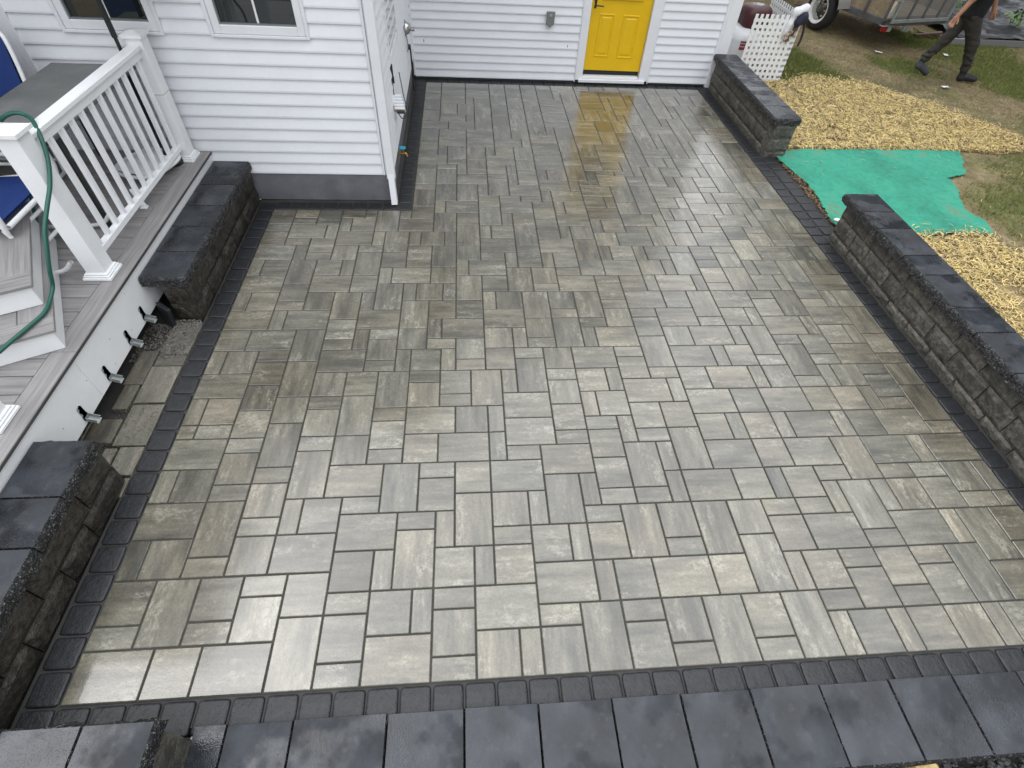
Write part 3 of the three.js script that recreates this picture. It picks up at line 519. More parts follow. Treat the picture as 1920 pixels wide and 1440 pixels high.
  // main body on the left, beyond the deck
  part('left_wall', [box(-5, -2.6, 0, 6.6, -8, -2.05)], std([0.3, 0.3, 0.29], 0.6), house);
  part('left_roof', [box(-5.2, -2.4, 6.6, 6.75, -8.2, -1.9)], M.shingle, house);
}
{
  const t = thing('outlet_box', 'grey covered outlet box on the white siding left of the yellow door', 'outlet box', [3.155, 0.82, -7.985]);
  part('box_body', cbox(-0.052, 0.052, -0.075, 0.08, -0.01, 0.045, 0.006), M.grey, t);
  const lid = new THREE.Shape([new THREE.Vector2(-0.054, 0.085), new THREE.Vector2(0.054, 0.085), new THREE.Vector2(0.05, -0.05), new THREE.Vector2(0, -0.095), new THREE.Vector2(-0.05, -0.05)]);
  part('cover', metric(new THREE.ExtrudeGeometry(lid, { depth: 0.02, bevelSize: 0.004, bevelThickness: 0.004, bevelSegments: 1 }).translate(0, 0, 0.045)), M.grey, t);
  part('lock_tab', cbox(-0.018, 0.018, 0.03, 0.06, 0.065, 0.078, 0.003), M.galv, t);
}
for (const [x, y, l] of [[3.446, 0.477, 'small dark screw hole in the white siding beside the yellow door casing'], [1.38, 0.489, 'small dark screw hole in the white siding near the inside corner']]) {
  const h = part('wall_anchor', [cyl(0.006, 0.006, 0.012, 10).rotateX(Math.PI / 2).translate(x, y, -7.988), box(x - 0.004, x + 0.004, y - 0.02, y + 0.02, -7.992, -7.984)], M.dark); tag(h, l, 'wall anchor');
}
{
  const t = thing('wall_vent_cap', 'round chrome cap on the side wall of the wing, highest fitting there', 'vent cap', [1.205, 0.87, -7.12]);
  part('plate', cyl(0.085, 0.09, 0.012, 24).rotateZ(Math.PI / 2).translate(0.01, 0, 0), M.galv, t);
  part('hood', [new THREE.SphereGeometry(0.072, 18, 10, 0, Math.PI * 2, 0, Math.PI / 2).rotateZ(-Math.PI / 2).translate(0.012, 0, 0), cyl(0.022, 0.022, 0.05, 14).rotateZ(Math.PI / 2).translate(0.1, -0.01, 0)], std([0.5, 0.5, 0.5], 0.25, { metalness: 0.9 }), t);
  part('strap', tube([[0.02, -0.07, 0.03], [0.03, -0.16, 0.04], [0.02, -0.26, 0.01]], 0.006, 12, 6), M.grey, t);
}
{
  const t = thing('conduit', 'thin black pipe with an elbow running down the side of the wing', 'pipe', [1.215, 0, -7.3]);
  part('pipe', tube([[0, 0.62, 0.04], [0.02, 0.62, 0], [0.025, 0.58, -0.01], [0.025, 0.3, -0.03], [0.02, 0.06, -0.05]], 0.011, 40, 8), M.black, t);
  part('elbow', [cbox(-0.01, 0.035, 0.59, 0.64, -0.02, 0.05, 0.008), ball(0.017, 0.025, 0.14, -0.045, 8)], M.black, t);
}
{
  const t = thing('wall_spout', 'white ribbed pipe end with a brown open mouth on the wing side wall', 'pipe outlet', [1.2, 0.66, -5.28]);
  const a = new THREE.Vector3(0.01, 0.07, 0), ribs = []; for (let k = 0; k < 5; k++) ribs.push(cbox(-0.055 + 0, 0.055, -0.05, 0.05, -0.014, 0.014, 0.006).rotateX(0.9).translate(0.035 + k * 0.008, 0.07 - k * 0.022, k * 0.022 - 0.03));
  part('ribbed_pipe', ribs, M.trim, t);
  part('mouth', [cbox(-0.042, 0.042, -0.036, 0.036, -0.004, 0.006, 0.002).rotateX(0.9).translate(0.072, -0.035, 0.078)], std([0.11, 0.07, 0.045], 0.7), t);
  part('cable', [tube([[0.012, 0.29, -0.02], [0.012, 0.2, -0.01], [0.02, 0.06, 0.01], [0.04, -0.06, 0.03], [0.09, -0.1, 0.08], [0.13, -0.06, 0.04], [0.1, 0.1, -0.08], [0.05, 0.2, -0.35]], 0.005, 60, 6), cbox(0.0, 0.025, 0.26, 0.38, -0.05, -0.02, 0.006), cbox(0.0, 0.03, 0.2, 0.27, -0.045, -0.025, 0.005)], M.black, t);
}
{
  const t = thing('garden_tap', 'brass garden tap with a turquoise wheel low on the wing wall', 'tap', [1.2, 0.21, -5.15]);
  const br = std([0.42, 0.26, 0.07], 0.35, { metalness: 0.8 });
  part('body', [cyl(0.013, 0.013, 0.08, 12).rotateZ(Math.PI / 2).translate(0.04, 0, 0), tube([[0.06, 0, 0], [0.085, 0, 0.0], [0.1, -0.03, 0.005]], 0.013, 10, 10), cyl(0.009, 0.009, 0.06, 10, 0.055, 0.03, 0)], br, t);
  part('handle', [new THREE.TorusGeometry(0.03, 0.007, 8, 20).rotateX(Math.PI / 2).translate(0.055, 0.062, 0), cyl(0.03, 0.026, 0.008, 18, 0.055, 0.062, 0)], std([0.02, 0.3, 0.42], 0.4), t);
}
// ---------------------------------------------------------------- deck
{
  const t = thing('deck', 'grey board deck with a white skirt along the left side of the patio', 'deck'); const D = 0.495, r = rng(8);
  for (let k = -15; k < 21; k++) { const z = -2.368 + 0.1435 * k; part('deck_board', metric(cbox(-2.58, -0.637, D - 0.024, D - 0.001 * (k % 2 ? 1 : 0.6), z + 0.003, Math.min(z + 0.1405, 0.6), 0.003), 1, r() * 5, r() * 5), M.deck, t); }
  for (const [a, b] of [[-4.53, -1.85], [-1.848, 0.6]]) { const m = part('border_board', metric(cbox(-0.632, -0.4875, D - 0.024, D, a, b, 0.003), 1, r() * 5, 0, true), M.deck, t); }
  part('edge_trim', cbox(-0.486, -0.483, D - 0.023, D - 0.004, -4.53, 0.6, 0.001), M.deckEdge, t);
  const sk = part('skirt', [cbox(-0.52, -0.5, 0.118, 0.468, -4.53, -1.802, 0.002), cbox(-0.52, -0.5005, 0.118, 0.468, -1.8, 0.6, 0.002)], M.pvc, t);
  part('nail_mark', [[-2.14, 0.32], [-2.36, 0.2], [-1.78, 0.3], [-1.43, 0.26], [-2.05, 0.17], [-2.5, 0.42]].map(([z, y]) => cyl(0.003, 0.003, 0.003, 8).rotateZ(Math.PI / 2).translate(-0.4995, y, z)), M.grey, sk);
  part('joists', [box(-2.6, -0.56, 0.27, 0.465, -4.5, -4.46), ...Array.from({ length: 11 }, (_, k) => box(-2.6, -0.53, 0.27, 0.465, -4.1 + k * 0.41, -4.06 + k * 0.41)), box(-2.6, -2.5, -0.1, 0.465, -4.5, 0.5)], std([0.1, 0.075, 0.045], 0.8), t);
  for (const z of [-2.545, -2.285, -1.94, -1.598]) { // galvanised hangers waiting for the stair stringers
    const o = [], fl = (s) => { const sh = new THREE.Shape(); [[0, 0.0], [0.0, 0.125], [0.01, 0.135], [0.026, 0.13], [0.026, 0.108], [0.036, 0.1], [0.036, 0.08], [0.03, 0.074], [0.03, 0.055], [0.04, 0.05], [0.044, 0.02], [0.04, 0]].forEach(([x, y], i) => i ? sh.lineTo(x, y) : sh.moveTo(x, y)); const h = new THREE.Path(); h.absarc(0.013, 0.118, 0.0045, 0, 6.3); sh.holes.push(h); return sh; };
    for (const s of [-1, 1]) { const g = new THREE.ExtrudeGeometry(fl(s), { depth: 0.0022, bevelEnabled: false }); if (s > 0) g.rotateY(Math.PI / 2); else g.rotateY(Math.PI / 2).scale(1, 1, -1); g.translate(0.001, 0, s * 0.019); o.push(g); }
    const b = part('bracket', [...o.map((g) => metric(g)), bar([0.003, 0.02, 0.019], [0.055, -0.012, 0.019], 0.003, 0.032, [0, 1, 0]), bar([0.003, 0.02, -0.019], [0.055, -0.012, -0.019], 0.003, 0.032, [0, 1, 0]), bar([0.003, 0.004, 0], [0.058, -0.03, 0], 0.042, 0.003), bar([0.003, 0.03, 0], [0.003, 0.004, 0], 0.036, 0.003, [1, 0, 0])], M.galv, t);
    b.position.set(-0.4985, 0.14, z); b.rotation.z = 0.0; b.scale.set(1.1, 0.85, 1.1);
  }
}
function post(t, x, z, top) {
  const p = part('post', [cbox(x - 0.0635, x + 0.0635, 0.49, top, z - 0.0635, z + 0.0635, 0.004)], M.pvc, t);
  part('base_trim', [cbox(x - 0.094, x + 0.094, 0.496, 0.518, z - 0.094, z + 0.094, 0.004), cbox(x - 0.086, x + 0.086, 0.518, 0.532, z - 0.086, z + 0.086, 0.004), cbox(x - 0.077, x + 0.077, 0.532, 0.545, z - 0.077, z + 0.077, 0.005)], M.pvc, p);
  const o = [], a = 0.084, y0 = top, y1 = top + 0.02, q = (s, y) => [[x - s, y, z - s], [x - s, y, z + s], [x + s, y, z + s], [x + s, y, z - s]]; const R = [q(0.06, y0 - 0.004), q(a, y0 - 0.002), q(a, y1), q(0.02, y1 + 0.022)];
  for (let k = 0; k < 3; k++) for (let i = 0; i < 4; i++) quad(o, R[k][i], R[k][(i + 1) % 4], R[k + 1][(i + 1) % 4], R[k + 1][i]); quad(o, ...R[3]);
  part('post_cap', metric(rawGeo(o)), M.pvc, p); return p;
}
{
  const t = thing('deck_railing', 'white railing with twelve balusters between two capped posts on the deck', 'railing'); const x = -0.655, z0 = -4.385, z1 = -2.635;
  const p0 = post(t, x, z0, 1.485); post(t, x, z1, 1.485);
  part('sleeve_seam', box(x - 0.0645, x + 0.0645, 1.066, 1.071, z0 - 0.0645, z0 + 0.0645), std([0.5, 0.42, 0.26], 0.7), p0);
  const a = z0 + 0.064, b = z1 - 0.064;
  part('handrail', [cbox(x - 0.045, x + 0.045, 1.405, 1.44, a, b, 0.006), cbox(x - 0.032, x + 0.032, 1.392, 1.405, a, b, 0.002), cbox(x - 0.022, x + 0.022, 1.345, 1.392, a, b, 0.003)], M.pvc, t);
  part('bottom_rail', [cbox(x - 0.027, x + 0.027, 0.605, 0.65, a, b, 0.003)], M.pvc, t);
  for (let k = 0; k < 12; k++) { const z = a + 0.062 + k * (b - a - 0.124) / 11; part('baluster', cbox(x - 0.0165, x + 0.0165, 0.648, 1.35, z - 0.0165, z + 0.0165, 0.003), M.pvc, t); }
}
{ const t = thing('deck_post', 'single white deck post with a stepped base trim at the left edge', 'post'); post(t, -0.672, -1.318, 1.485); }
{
  const a = 0.46, t = thing('deck_steps', 'white corner steps with grey treads on the deck under the green hose', 'steps', [-0.561, 0.495, -1.884], 0); // local x along the front edge to the left, z along the side
  const e1 = new THREE.Vector3(-0.886, 0, 0.464), e2 = new THREE.Vector3(-0.464, 0, -0.886); t.matrixAutoUpdate = true; t.rotation.y = Math.atan2(-0.464, -0.886);
  // after the turn local +x runs along e1 and local -z... runs along e2
  const s = (x, z) => [x, z];
  for (const [k, ix, inset, y0] of [[0, 0, 0, 0.001], [1, 0.02, 0.26, 0.166]]) {
    const w = part('riser', [cbox(ix, 1.6, y0, y0 + 0.139, inset + 0, inset + 0.02, 0.002), cbox(ix, ix + 0.02, y0, y0 + 0.139, inset + 0.02, 1.3, 0.002)], M.pvc, t);
    const b = [[inset - 0.02, inset + 0.12], [inset + 0.123, inset + 0.27]];
    part('tread_board', metric(cbox(ix - 0.022, 1.6, y0 + 0.14, y0 + 0.164, inset - 0.022, inset + 0.118, 0.003), 1, k * 1.7, 0.4), M.deck, t);
    part('tread_board', metric(cbox(ix + 0.165, 1.6, y0 + 0.14, y0 + 0.1635, inset + 0.122, inset + 0.262, 0.003), 1, k * 1.1, 0.9), M.deck, t);
    part('tread_board', metric(cbox(ix - 0.022, ix + 0.161, y0 + 0.14, y0 + 0.1637, inset + 0.122, 1.3, 0.003), 1, k, 2.4, true), M.deck, t);
    if (k) part('tread_board', metric(cbox(ix + 0.165, 1.6, y0 + 0.14, y0 + 0.163, inset + 0.266, 1.3, 0.003), 1, 0.3, 1.4), M.deck, t);
  }
}
{
  const h = part('garden_hose', tube([[-1.2, 0.62, -3.0], [-1.05, 1.0, -3.0], [-0.95, 1.36, -2.95], [-0.86, 1.45, -2.918], [-0.78, 1.475, -2.926], [-0.71, 1.463, -2.912], [-0.63, 1.435, -2.817], [-0.575, 1.389, -2.721], [-0.56, 1.315, -2.659], [-0.563, 1.213, -2.564], [-0.57, 1.127, -2.439], [-0.585, 1.042, -2.342], [-0.6, 0.939, -2.273], [-0.63, 0.823, -2.227], [-0.665, 0.72, -2.21], [-0.658, 0.685, -2.123], [-0.642, 0.676, -2.007], [-0.668, 0.676, -1.879], [-0.698, 0.676, -1.766], [-0.735, 0.676, -1.626], [-0.9, 0.676, -1.3]], 0.0125, 160, 10), M.hose);
  tag(h, 'green garden hose looped over the white deck rail and down the steps', 'hose');
}
{
  const t = thing('patio_table', 'grey table top between the railing and the white wing wall', 'table', [-1.14, 0.495, -3.84]);
  part('table_top', metric(cbox(-0.335, 0.33, 0.71, 0.74, -0.66, 0.7, 0.006)), std([0.2, 0.205, 0.2], 0.6, { map: rep(T.mottle, 0.9) }), t);
  part('frame', [cbox(-0.3, 0.3, 0.66, 0.705, -0.62, -0.59, 0.003), cbox(-0.3, 0.3, 0.66, 0.705, 0.63, 0.66, 0.003)], M.dark, t);
  for (const [x, z] of [[-0.28, -0.58], [0.28, -0.58], [-0.28, 0.62], [0.28, 0.62]]) part('leg', cbox(x - 0.022, x + 0.022, 0, 0.71, z - 0.022, z + 0.022, 0.004), M.dark, t);
}
function chair(label) { // white tube chair with blue sling, faces +x; origin on the floor under the seat centre
  const t = thing('sling_chair', label, 'chair'), W = M.pvc;
  const sling = (pts, w) => { const o = []; for (let i = 0; i < pts.length - 1; i++) { const [a, b] = pts[i], [c, d] = pts[i + 1]; quad(o, [a, b, -w], [a, b, w], [c, d, w], [c, d, -w]); quad(o, [a, b - 0.014, w], [a, b - 0.014, -w], [c, d - 0.014, -w], [c, d - 0.014, w]); } return metric(rawGeo(o)); };
  part('seat', sling([[0.25, 0.43], [0.2, 0.44], [0.05, 0.425], [-0.12, 0.415], [-0.22, 0.42]], 0.3), M.blue, t);
  part('backrest', sling([[-0.22, 0.42], [-0.27, 0.52], [-0.33, 0.75], [-0.39, 0.98], [-0.4, 1.0]], 0.3), M.blue, t);
  for (const s of [-1, 1]) {
    part('side_frame', tube([[0.28, 0.4, s * 0.32], [0.1, 0.415, s * 0.32], [-0.2, 0.405, s * 0.32], [-0.27, 0.5, s * 0.32], [-0.4, 0.99, s * 0.31], [-0.42, 1.02, s * 0.27]], 0.016, 40, 8), W, t);
    part('arm', tube([[-0.32, 0.66, s * 0.35], [-0.1, 0.64, s * 0.36], [0.2, 0.635, s * 0.36], [0.27, 0.6, s * 0.36], [0.29, 0.5, s * 0.35], [0.26, 0.36, s * 0.33]], 0.017, 30, 8), W, t);
    part('runner', tube([[0.5, 0.12, s * 0.3], [0.42, 0.05, s * 0.3], [0.25, 0.018, s * 0.3], [0, 0.012, s * 0.3], [-0.25, 0.03, s * 0.3], [-0.45, 0.1, s * 0.3]], 0.015, 30, 8), W, t);
    part('leg', [tube([[0.24, 0.38, s * 0.32], [0.28, 0.2, s * 0.31], [0.26, 0.03, s * 0.3]], 0.014, 10, 8), tube([[-0.18, 0.39, s * 0.32], [-0.2, 0.2, s * 0.31], [-0.2, 0.03, s * 0.3]], 0.014, 10, 8)], W, t);
  }
  part('cross_bar', [tube([[0.28, 0.4, -0.32], [0.285, 0.4, 0.32]], 0.017, 4, 8), tube([[0.23, 0.3, -0.31], [0.23, 0.3, 0.31]], 0.013, 4, 8), tube([[0.24, 0.13, -0.3], [0.24, 0.13, 0.3]], 0.014, 4, 8), tube([[-0.2, 0.13, -0.3], [-0.2, 0.13, 0.3]], 0.014, 4, 8), tube([[0.1, 0.35, -0.31], [0.1, 0.35, 0.31]], 0.012, 4, 8), tube([[-0.42, 1.02, -0.27], [-0.42, 1.02, 0.27]], 0.016, 4, 8)], W, t);
  return t;
}
{
  const c1 = chair('white rocking chair with a blue seat beside the near railing post'); c1.position.set(-1.29, 0.5, -2.9); c1.rotation.y = 0;
  copyOf(c1, 'white framed chair with a blue back behind the grey table at the left edge', [-1.86, 0.5, -3.85], -Math.PI / 2);
}
{
  const t = thing('patio_umbrella', 'closed dark patio umbrella standing in a base behind the far railing post', 'umbrella', [-0.755, 0.495, -4.29]);
  part('pole', [cyl(0.014, 0.014, 1.3, 12, 0, 0.65, 0), cyl(0.021, 0.021, 1.5, 14, 0, 1.75, 0)], M.black, t);
  const o = []; for (let i = 0; i < 12; i++) for (let j = 0; j < 20; j++) { const P = (i, j) => { const a = i / 20 * Math.PI * 2, y = 1.62 + j / 12 * 1.0, R = (0.035 + 0.055 * Math.sin(Math.PI * Math.min(1, 0.25 + 0.75 * (1 - j / 12)))) * (1 + 0.28 * Math.sin(a * 6)); return [R * Math.cos(a), y, R * Math.sin(a)]; }; quad(o, P(j, i), P(j, i + 1), P(j + 1, i + 1), P(j + 1, i)); }
  part('folded_canopy', metric(rawGeo(o)).translate(0.0, 0.3, 0), std([0.02, 0.02, 0.022], 0.85), t);
  part('base', new THREE.LatheGeometry([[0, 0], [0.1, 0], [0.105, 0.02], [0.09, 0.05], [0.05, 0.075], [0.03, 0.12], [0.026, 0.28], [0, 0.28]].map((p) => new THREE.Vector2(...p)), 32), M.black, t);
}
{
  const t = thing('lantern_pot', 'dark hanging pot whose underside shows above the far railing post', 'hanging pot', [-0.48, 1.80, -4.2]);
  part('pot', new THREE.LatheGeometry([[0, 0], [0.1, 0.0], [0.13, 0.02], [0.16, 0.14], [0.165, 0.17], [0.15, 0.17], [0.13, 0.05], [0, 0.04]].map((p) => new THREE.Vector2(...p)), 28), std([0.05, 0.035, 0.035], 0.5), t);
  part('hanger', [0, 1, 2].map((k) => bar([0.15 * Math.cos(k * 2.1), 0.17, 0.15 * Math.sin(k * 2.1)], [0, 0.9, 0], 0.004, 0.004)), M.black, t);
  part('plant', (() => { const r = rng(3), g = []; for (let i = 0; i < 120; i++) { const l = new THREE.PlaneGeometry(0.03, 0.06); l.rotateX(r() * 3).rotateY(r() * 6); l.translate((r() - 0.5) * 0.3, 0.17 + r() * 0.2, (r() - 0.5) * 0.3); g.push(l); } return g; })(), std([0.04, 0.07, 0.02], 0.7), t);
}
{
  const t = thing('perforated_tray', 'white perforated tray on dark feet lying on the deck behind the balusters', 'tray', [-0.88, 0.495, -4.13], -0.35);
  const sh = new THREE.Shape([[-0.17, -0.2], [0.17, -0.2], [0.17, 0.2], [-0.17, 0.2]].map((p) => new THREE.Vector2(...p))); for (let i = 0; i < 6; i++) for (let j = 0; j < 4; j++) { const p = new THREE.Path(), x = -0.1 + j * 0.062, y = -0.13 + i * 0.05; p.moveTo(x, y); p.lineTo(x + 0.025, y); p.lineTo(x + 0.025, y + 0.011); p.lineTo(x, y + 0.011); p.closePath(); sh.holes.push(p); }
  part('tray', metric(new THREE.ExtrudeGeometry(sh, { depth: 0.012, bevelSize: 0.004, bevelThickness: 0.003, bevelSegments: 1 }).rotateX(-Math.PI / 2).translate(0, 0.075, 0)), M.pvc, t);
  part('rim', [tube([[-0.17, 0.08, -0.2], [0.17, 0.08, -0.2], [0.175, 0.07, 0.2], [-0.17, 0.07, 0.2]], 0.016, 40, 8, true)], M.pvc, t);
  part('foot', [cyl(0.06, 0.07, 0.065, 16, 0.1, 0.033, 0.12), cyl(0.06, 0.07, 0.065, 16, -0.08, 0.033, -0.1)], M.dark, t);
}
{ const t = thing('bench_leg', 'short white stub leg standing under the bottom rail of the railing', 'leg stub', [-0.71, 0.496, -3.53]); part('stub', bar([-0.1, 0.09, -0.1], [0.01, 0.015, 0.02], 0.036, 0.03), M.pvc, t); part('foot', cbox(-0.02, 0.035, 0, 0.018, 0.0, 0.045, 0.004), M.pvc, t); }
// ---------------------------------------------------------------- yard things
{
  const mk = (axis) => (t, L, H, p = 0.079, w = 0.043) => {
    for (let k = 0; k * p <= L - w + 1e-6; k++) part('slat', cbox(k * p, k * p + w, 0, H, 0.004, 0.011, 0.001), M.pvc, t);
    for (let k = 0; k * p <= H - w + 1e-6; k++) part('slat', cbox(0, L, k * p, k * p + w, -0.004, 0.003, 0.001), M.pvc, t); };
  const t = thing('lattice_panel', 'white square lattice panel facing the patio beside the propane tank', 'lattice panel', [6.24, 0.012, -8.27]); mk()(t, 0.753, 0.89);
  const s = thing('lattice_panel', 'white lattice panel running back behind the facing one', 'lattice panel', [6.995, 0.012, -8.3], Math.PI / 2); mk()(s, 1.15, 0.89);
  const b = part('paving_slab', cbox(6.1, 7.06, -0.012, 0.01, -9.3, -8.2, 0.004), std([0.13, 0.125, 0.12], 0.8, { map: rep(T.mottle, 2) })); tag(b, 'flat grey slab under the white lattice panel', 'slab');
}
{
  const t = thing('propane_tank', 'white propane tank with a maroon hood between the house corner and the lattice', 'propane tank', [6.36, 0.0, -8.78]);
  part('tank_body', new THREE.LatheGeometry([[0, 0.05], [0.2, 0.06], [0.285, 0.12], [0.3, 0.18], [0.3, 0.48], [0.28, 0.56], [0.2, 0.625], [0.1, 0.65], [0, 0.655]].map((p) => new THREE.Vector2(...p)), 40), std([0.72, 0.73, 0.74], 0.35, { map: rep(T.faint, 2) }), t);
  part('foot_ring', new THREE.CylinderGeometry(0.2, 0.2, 0.08, 30, 1, true).translate(0, 0.04, 0), M.grey, t);
  const mar = std([0.075, 0.012, 0.016], 0.45, { map: rep(T.mottle, 3) }), o = [], n = 32, R = (y, r, sq) => Array.from({ length: n + 1 }, (_, i) => { const a = i / n * Math.PI * 2, q = Math.pow(Math.abs(Math.cos(a)) ** sq + Math.abs(Math.sin(a)) ** sq, -1 / sq); return [0.12 + r * q * Math.cos(a), y, r * 0.9 * q * Math.sin(a)]; });
  const L = [R(0.62, 0.21, 4), R(0.76, 0.215, 4), R(0.79, 0.222, 4), R(0.84, 0.215, 4), R(0.885, 0.19, 3), R(0.905, 0.13, 2.5), R(0.915, 0.05, 2)];
  for (let k = 0; k < L.length - 1; k++) for (let i = 0; i < n; i++) quad(o, L[k][i + 1], L[k][i], L[k + 1][i], L[k + 1][i + 1]);
  const g = mergeVertices(rawGeo(o).deleteAttribute('normal').deleteAttribute('uv')); g.computeVertexNormals(); const hd = part('hood', metric(g), mar, t);
  const lidM = std([1, 1, 1], 0.3, { map: texture(256, (() => { const a = layer(256, 6, 6, 4, 61); return (i) => a[i] > 0.5 ? [0.33, 0.34, 0.35] : [0.07, 0.05, 0.05]; })()) });
  part('hood_top', new THREE.SphereGeometry(0.17, 24, 8, 0, Math.PI * 2, 0, 0.9).scale(1, 0.5, 0.9).translate(0.12, 0.838, 0), lidM, hd);
  const lab = part('label', new THREE.CylinderGeometry(0.302, 0.302, 0.12, 16, 1, true, -0.35, 0.55).translate(0, 0.43, 0), std([1, 1, 1], 0.5, { map: texture(64, (i, x, y) => (y % 22) < 6 && y > 8 && (x % 5 > 1) ? [0.7, 0.68, 0.66] : [0.22, 0.03, 0.04]) }), t);
}
function mcMesh(c, size, res, f) {
  const m = new MarchingCubes(res, M.dark, false, false, 120000), h = size / 2; m.isolation = 0; const F = m.field;
  for (let k = 0; k < res; k++) for (let j = 0; j < res; j++) for (let i = 0; i < res; i++) F[i + j * res + k * res * res] = -f(c[0] + (i - res / 2) / (res / 2) * h, c[1] + (j - res / 2) / (res / 2) * h, c[2] + (k - res / 2) / (res / 2) * h);
  m.update(); const n = m.count, P = new Float32Array(n * 3);
  for (let i = 0; i < n; i++) for (let a = 0; a < 3; a++) P[i * 3 + a] = c[a] + m.positionArray[i * 3 + a] * h;
  let g = new THREE.BufferGeometry(); g.setAttribute('position', new THREE.BufferAttribute(P, 3)); g = mergeVertices(g, 1e-5); g.computeVertexNormals(); return metric(g);
}
function capsule(x, y, z, [ax, ay, az, ra], [bx, by, bz, rb]) { const dx = bx - ax, dy = by - ay, dz = bz - az, t = clamp(((x - ax) * dx + (y - ay) * dy + (z - az) * dz) / (dx * dx + dy * dy + dz * dz)); return Math.hypot(x - ax - dx * t, y - ay - dy * t, z - az - dz * t) - lerp(ra, rb, t); }
const smin = (a, b, k) => { const h = clamp(0.5 + 0.5 * (b - a) / k); return lerp(b, a, h) - k * h * (1 - h); };
const field = (bones, k) => (x, y, z) => { let d = 9; for (const [a, b] of bones) d = smin(d, capsule(x, y, z, a, b), k); return d; };
{
  // a bundled jacket on the lattice corner, and the gloves hanging below it
  const t = thing('jacket', 'white and navy jacket bundled over the top corner of the lattice', 'jacket', [0, 0, 0]);
  const wrk = (x, y, z) => 0.018 * fb3(x * 11, y * 9, z * 11, 3);
  part('white_cloth', mcMesh([6.87, 0.88, -8.25], 0.6, 60, (x, y, z) => field([[[6.78, 0.72, -8.24, 0.035], [6.83, 0.95, -8.25, 0.045]], [[6.83, 0.95, -8.25, 0.05], [6.97, 0.99, -8.27, 0.055]], [[6.76, 0.66, -8.24, 0.02], [6.79, 0.8, -8.24, 0.035]]], 0.04)(x, y, z) + wrk(x, y, z)), std([0.7, 0.71, 0.74], 0.8), t);
  part('navy_lining', mcMesh([6.93, 0.86, -8.21], 0.5, 50, (x, y, z) => field([[[6.89, 0.83, -8.2, 0.055], [6.95, 0.9, -8.2, 0.06]], [[6.95, 0.9, -8.2, 0.05], [6.99, 0.84, -8.22, 0.04]]], 0.03)(x, y, z) + 0.5 * wrk(x + 3, y, z)), std([0.012, 0.016, 0.035], 0.8), t);
  part('hanging_strap', tube([[6.99, 0.85, -8.2], [7.02, 0.72, -8.19], [7.03, 0.6, -8.19], [7.02, 0.53, -8.19]], 0.017, 16, 8), M.black, t);
  const g = thing('work_gloves', 'brown and white work gloves hanging on the lattice below the jacket', 'gloves', [0, 0, 0]); const gm = std([1, 1, 1], 0.8, { map: texture(128, (() => { const a = layer(128, 9, 9, 3, 71); return (i) => a[i] > 0.52 ? [0.5, 0.42, 0.34] : [0.09, 0.05, 0.04]; })()) }); gm.map.repeat.set(3, 3);
  for (const [x, y, q] of [[6.80, 0.66, 0.35], [6.92, 0.73, -0.3]]) { const bn = [[[x, y + 0.06, -8.24, 0.03], [x + q * 0.05, y, -8.235, 0.036]]]; for (let k = -1.5; k < 2; k++) bn.push([[x + q * 0.05 + k * 0.018, y - 0.02, -8.23, 0.012], [x + q * 0.08 + k * 0.024, y - 0.085 + Math.abs(k) * 0.008, -8.225, 0.01]]); bn.push([[x, y + 0.02, -8.23, 0.013], [x - 0.055, y - 0.02, -8.22, 0.011]]); part('glove', mcMesh([x, y - 0.01, -8.23], 0.26, 44, field(bn, 0.012)), gm, g); }
}
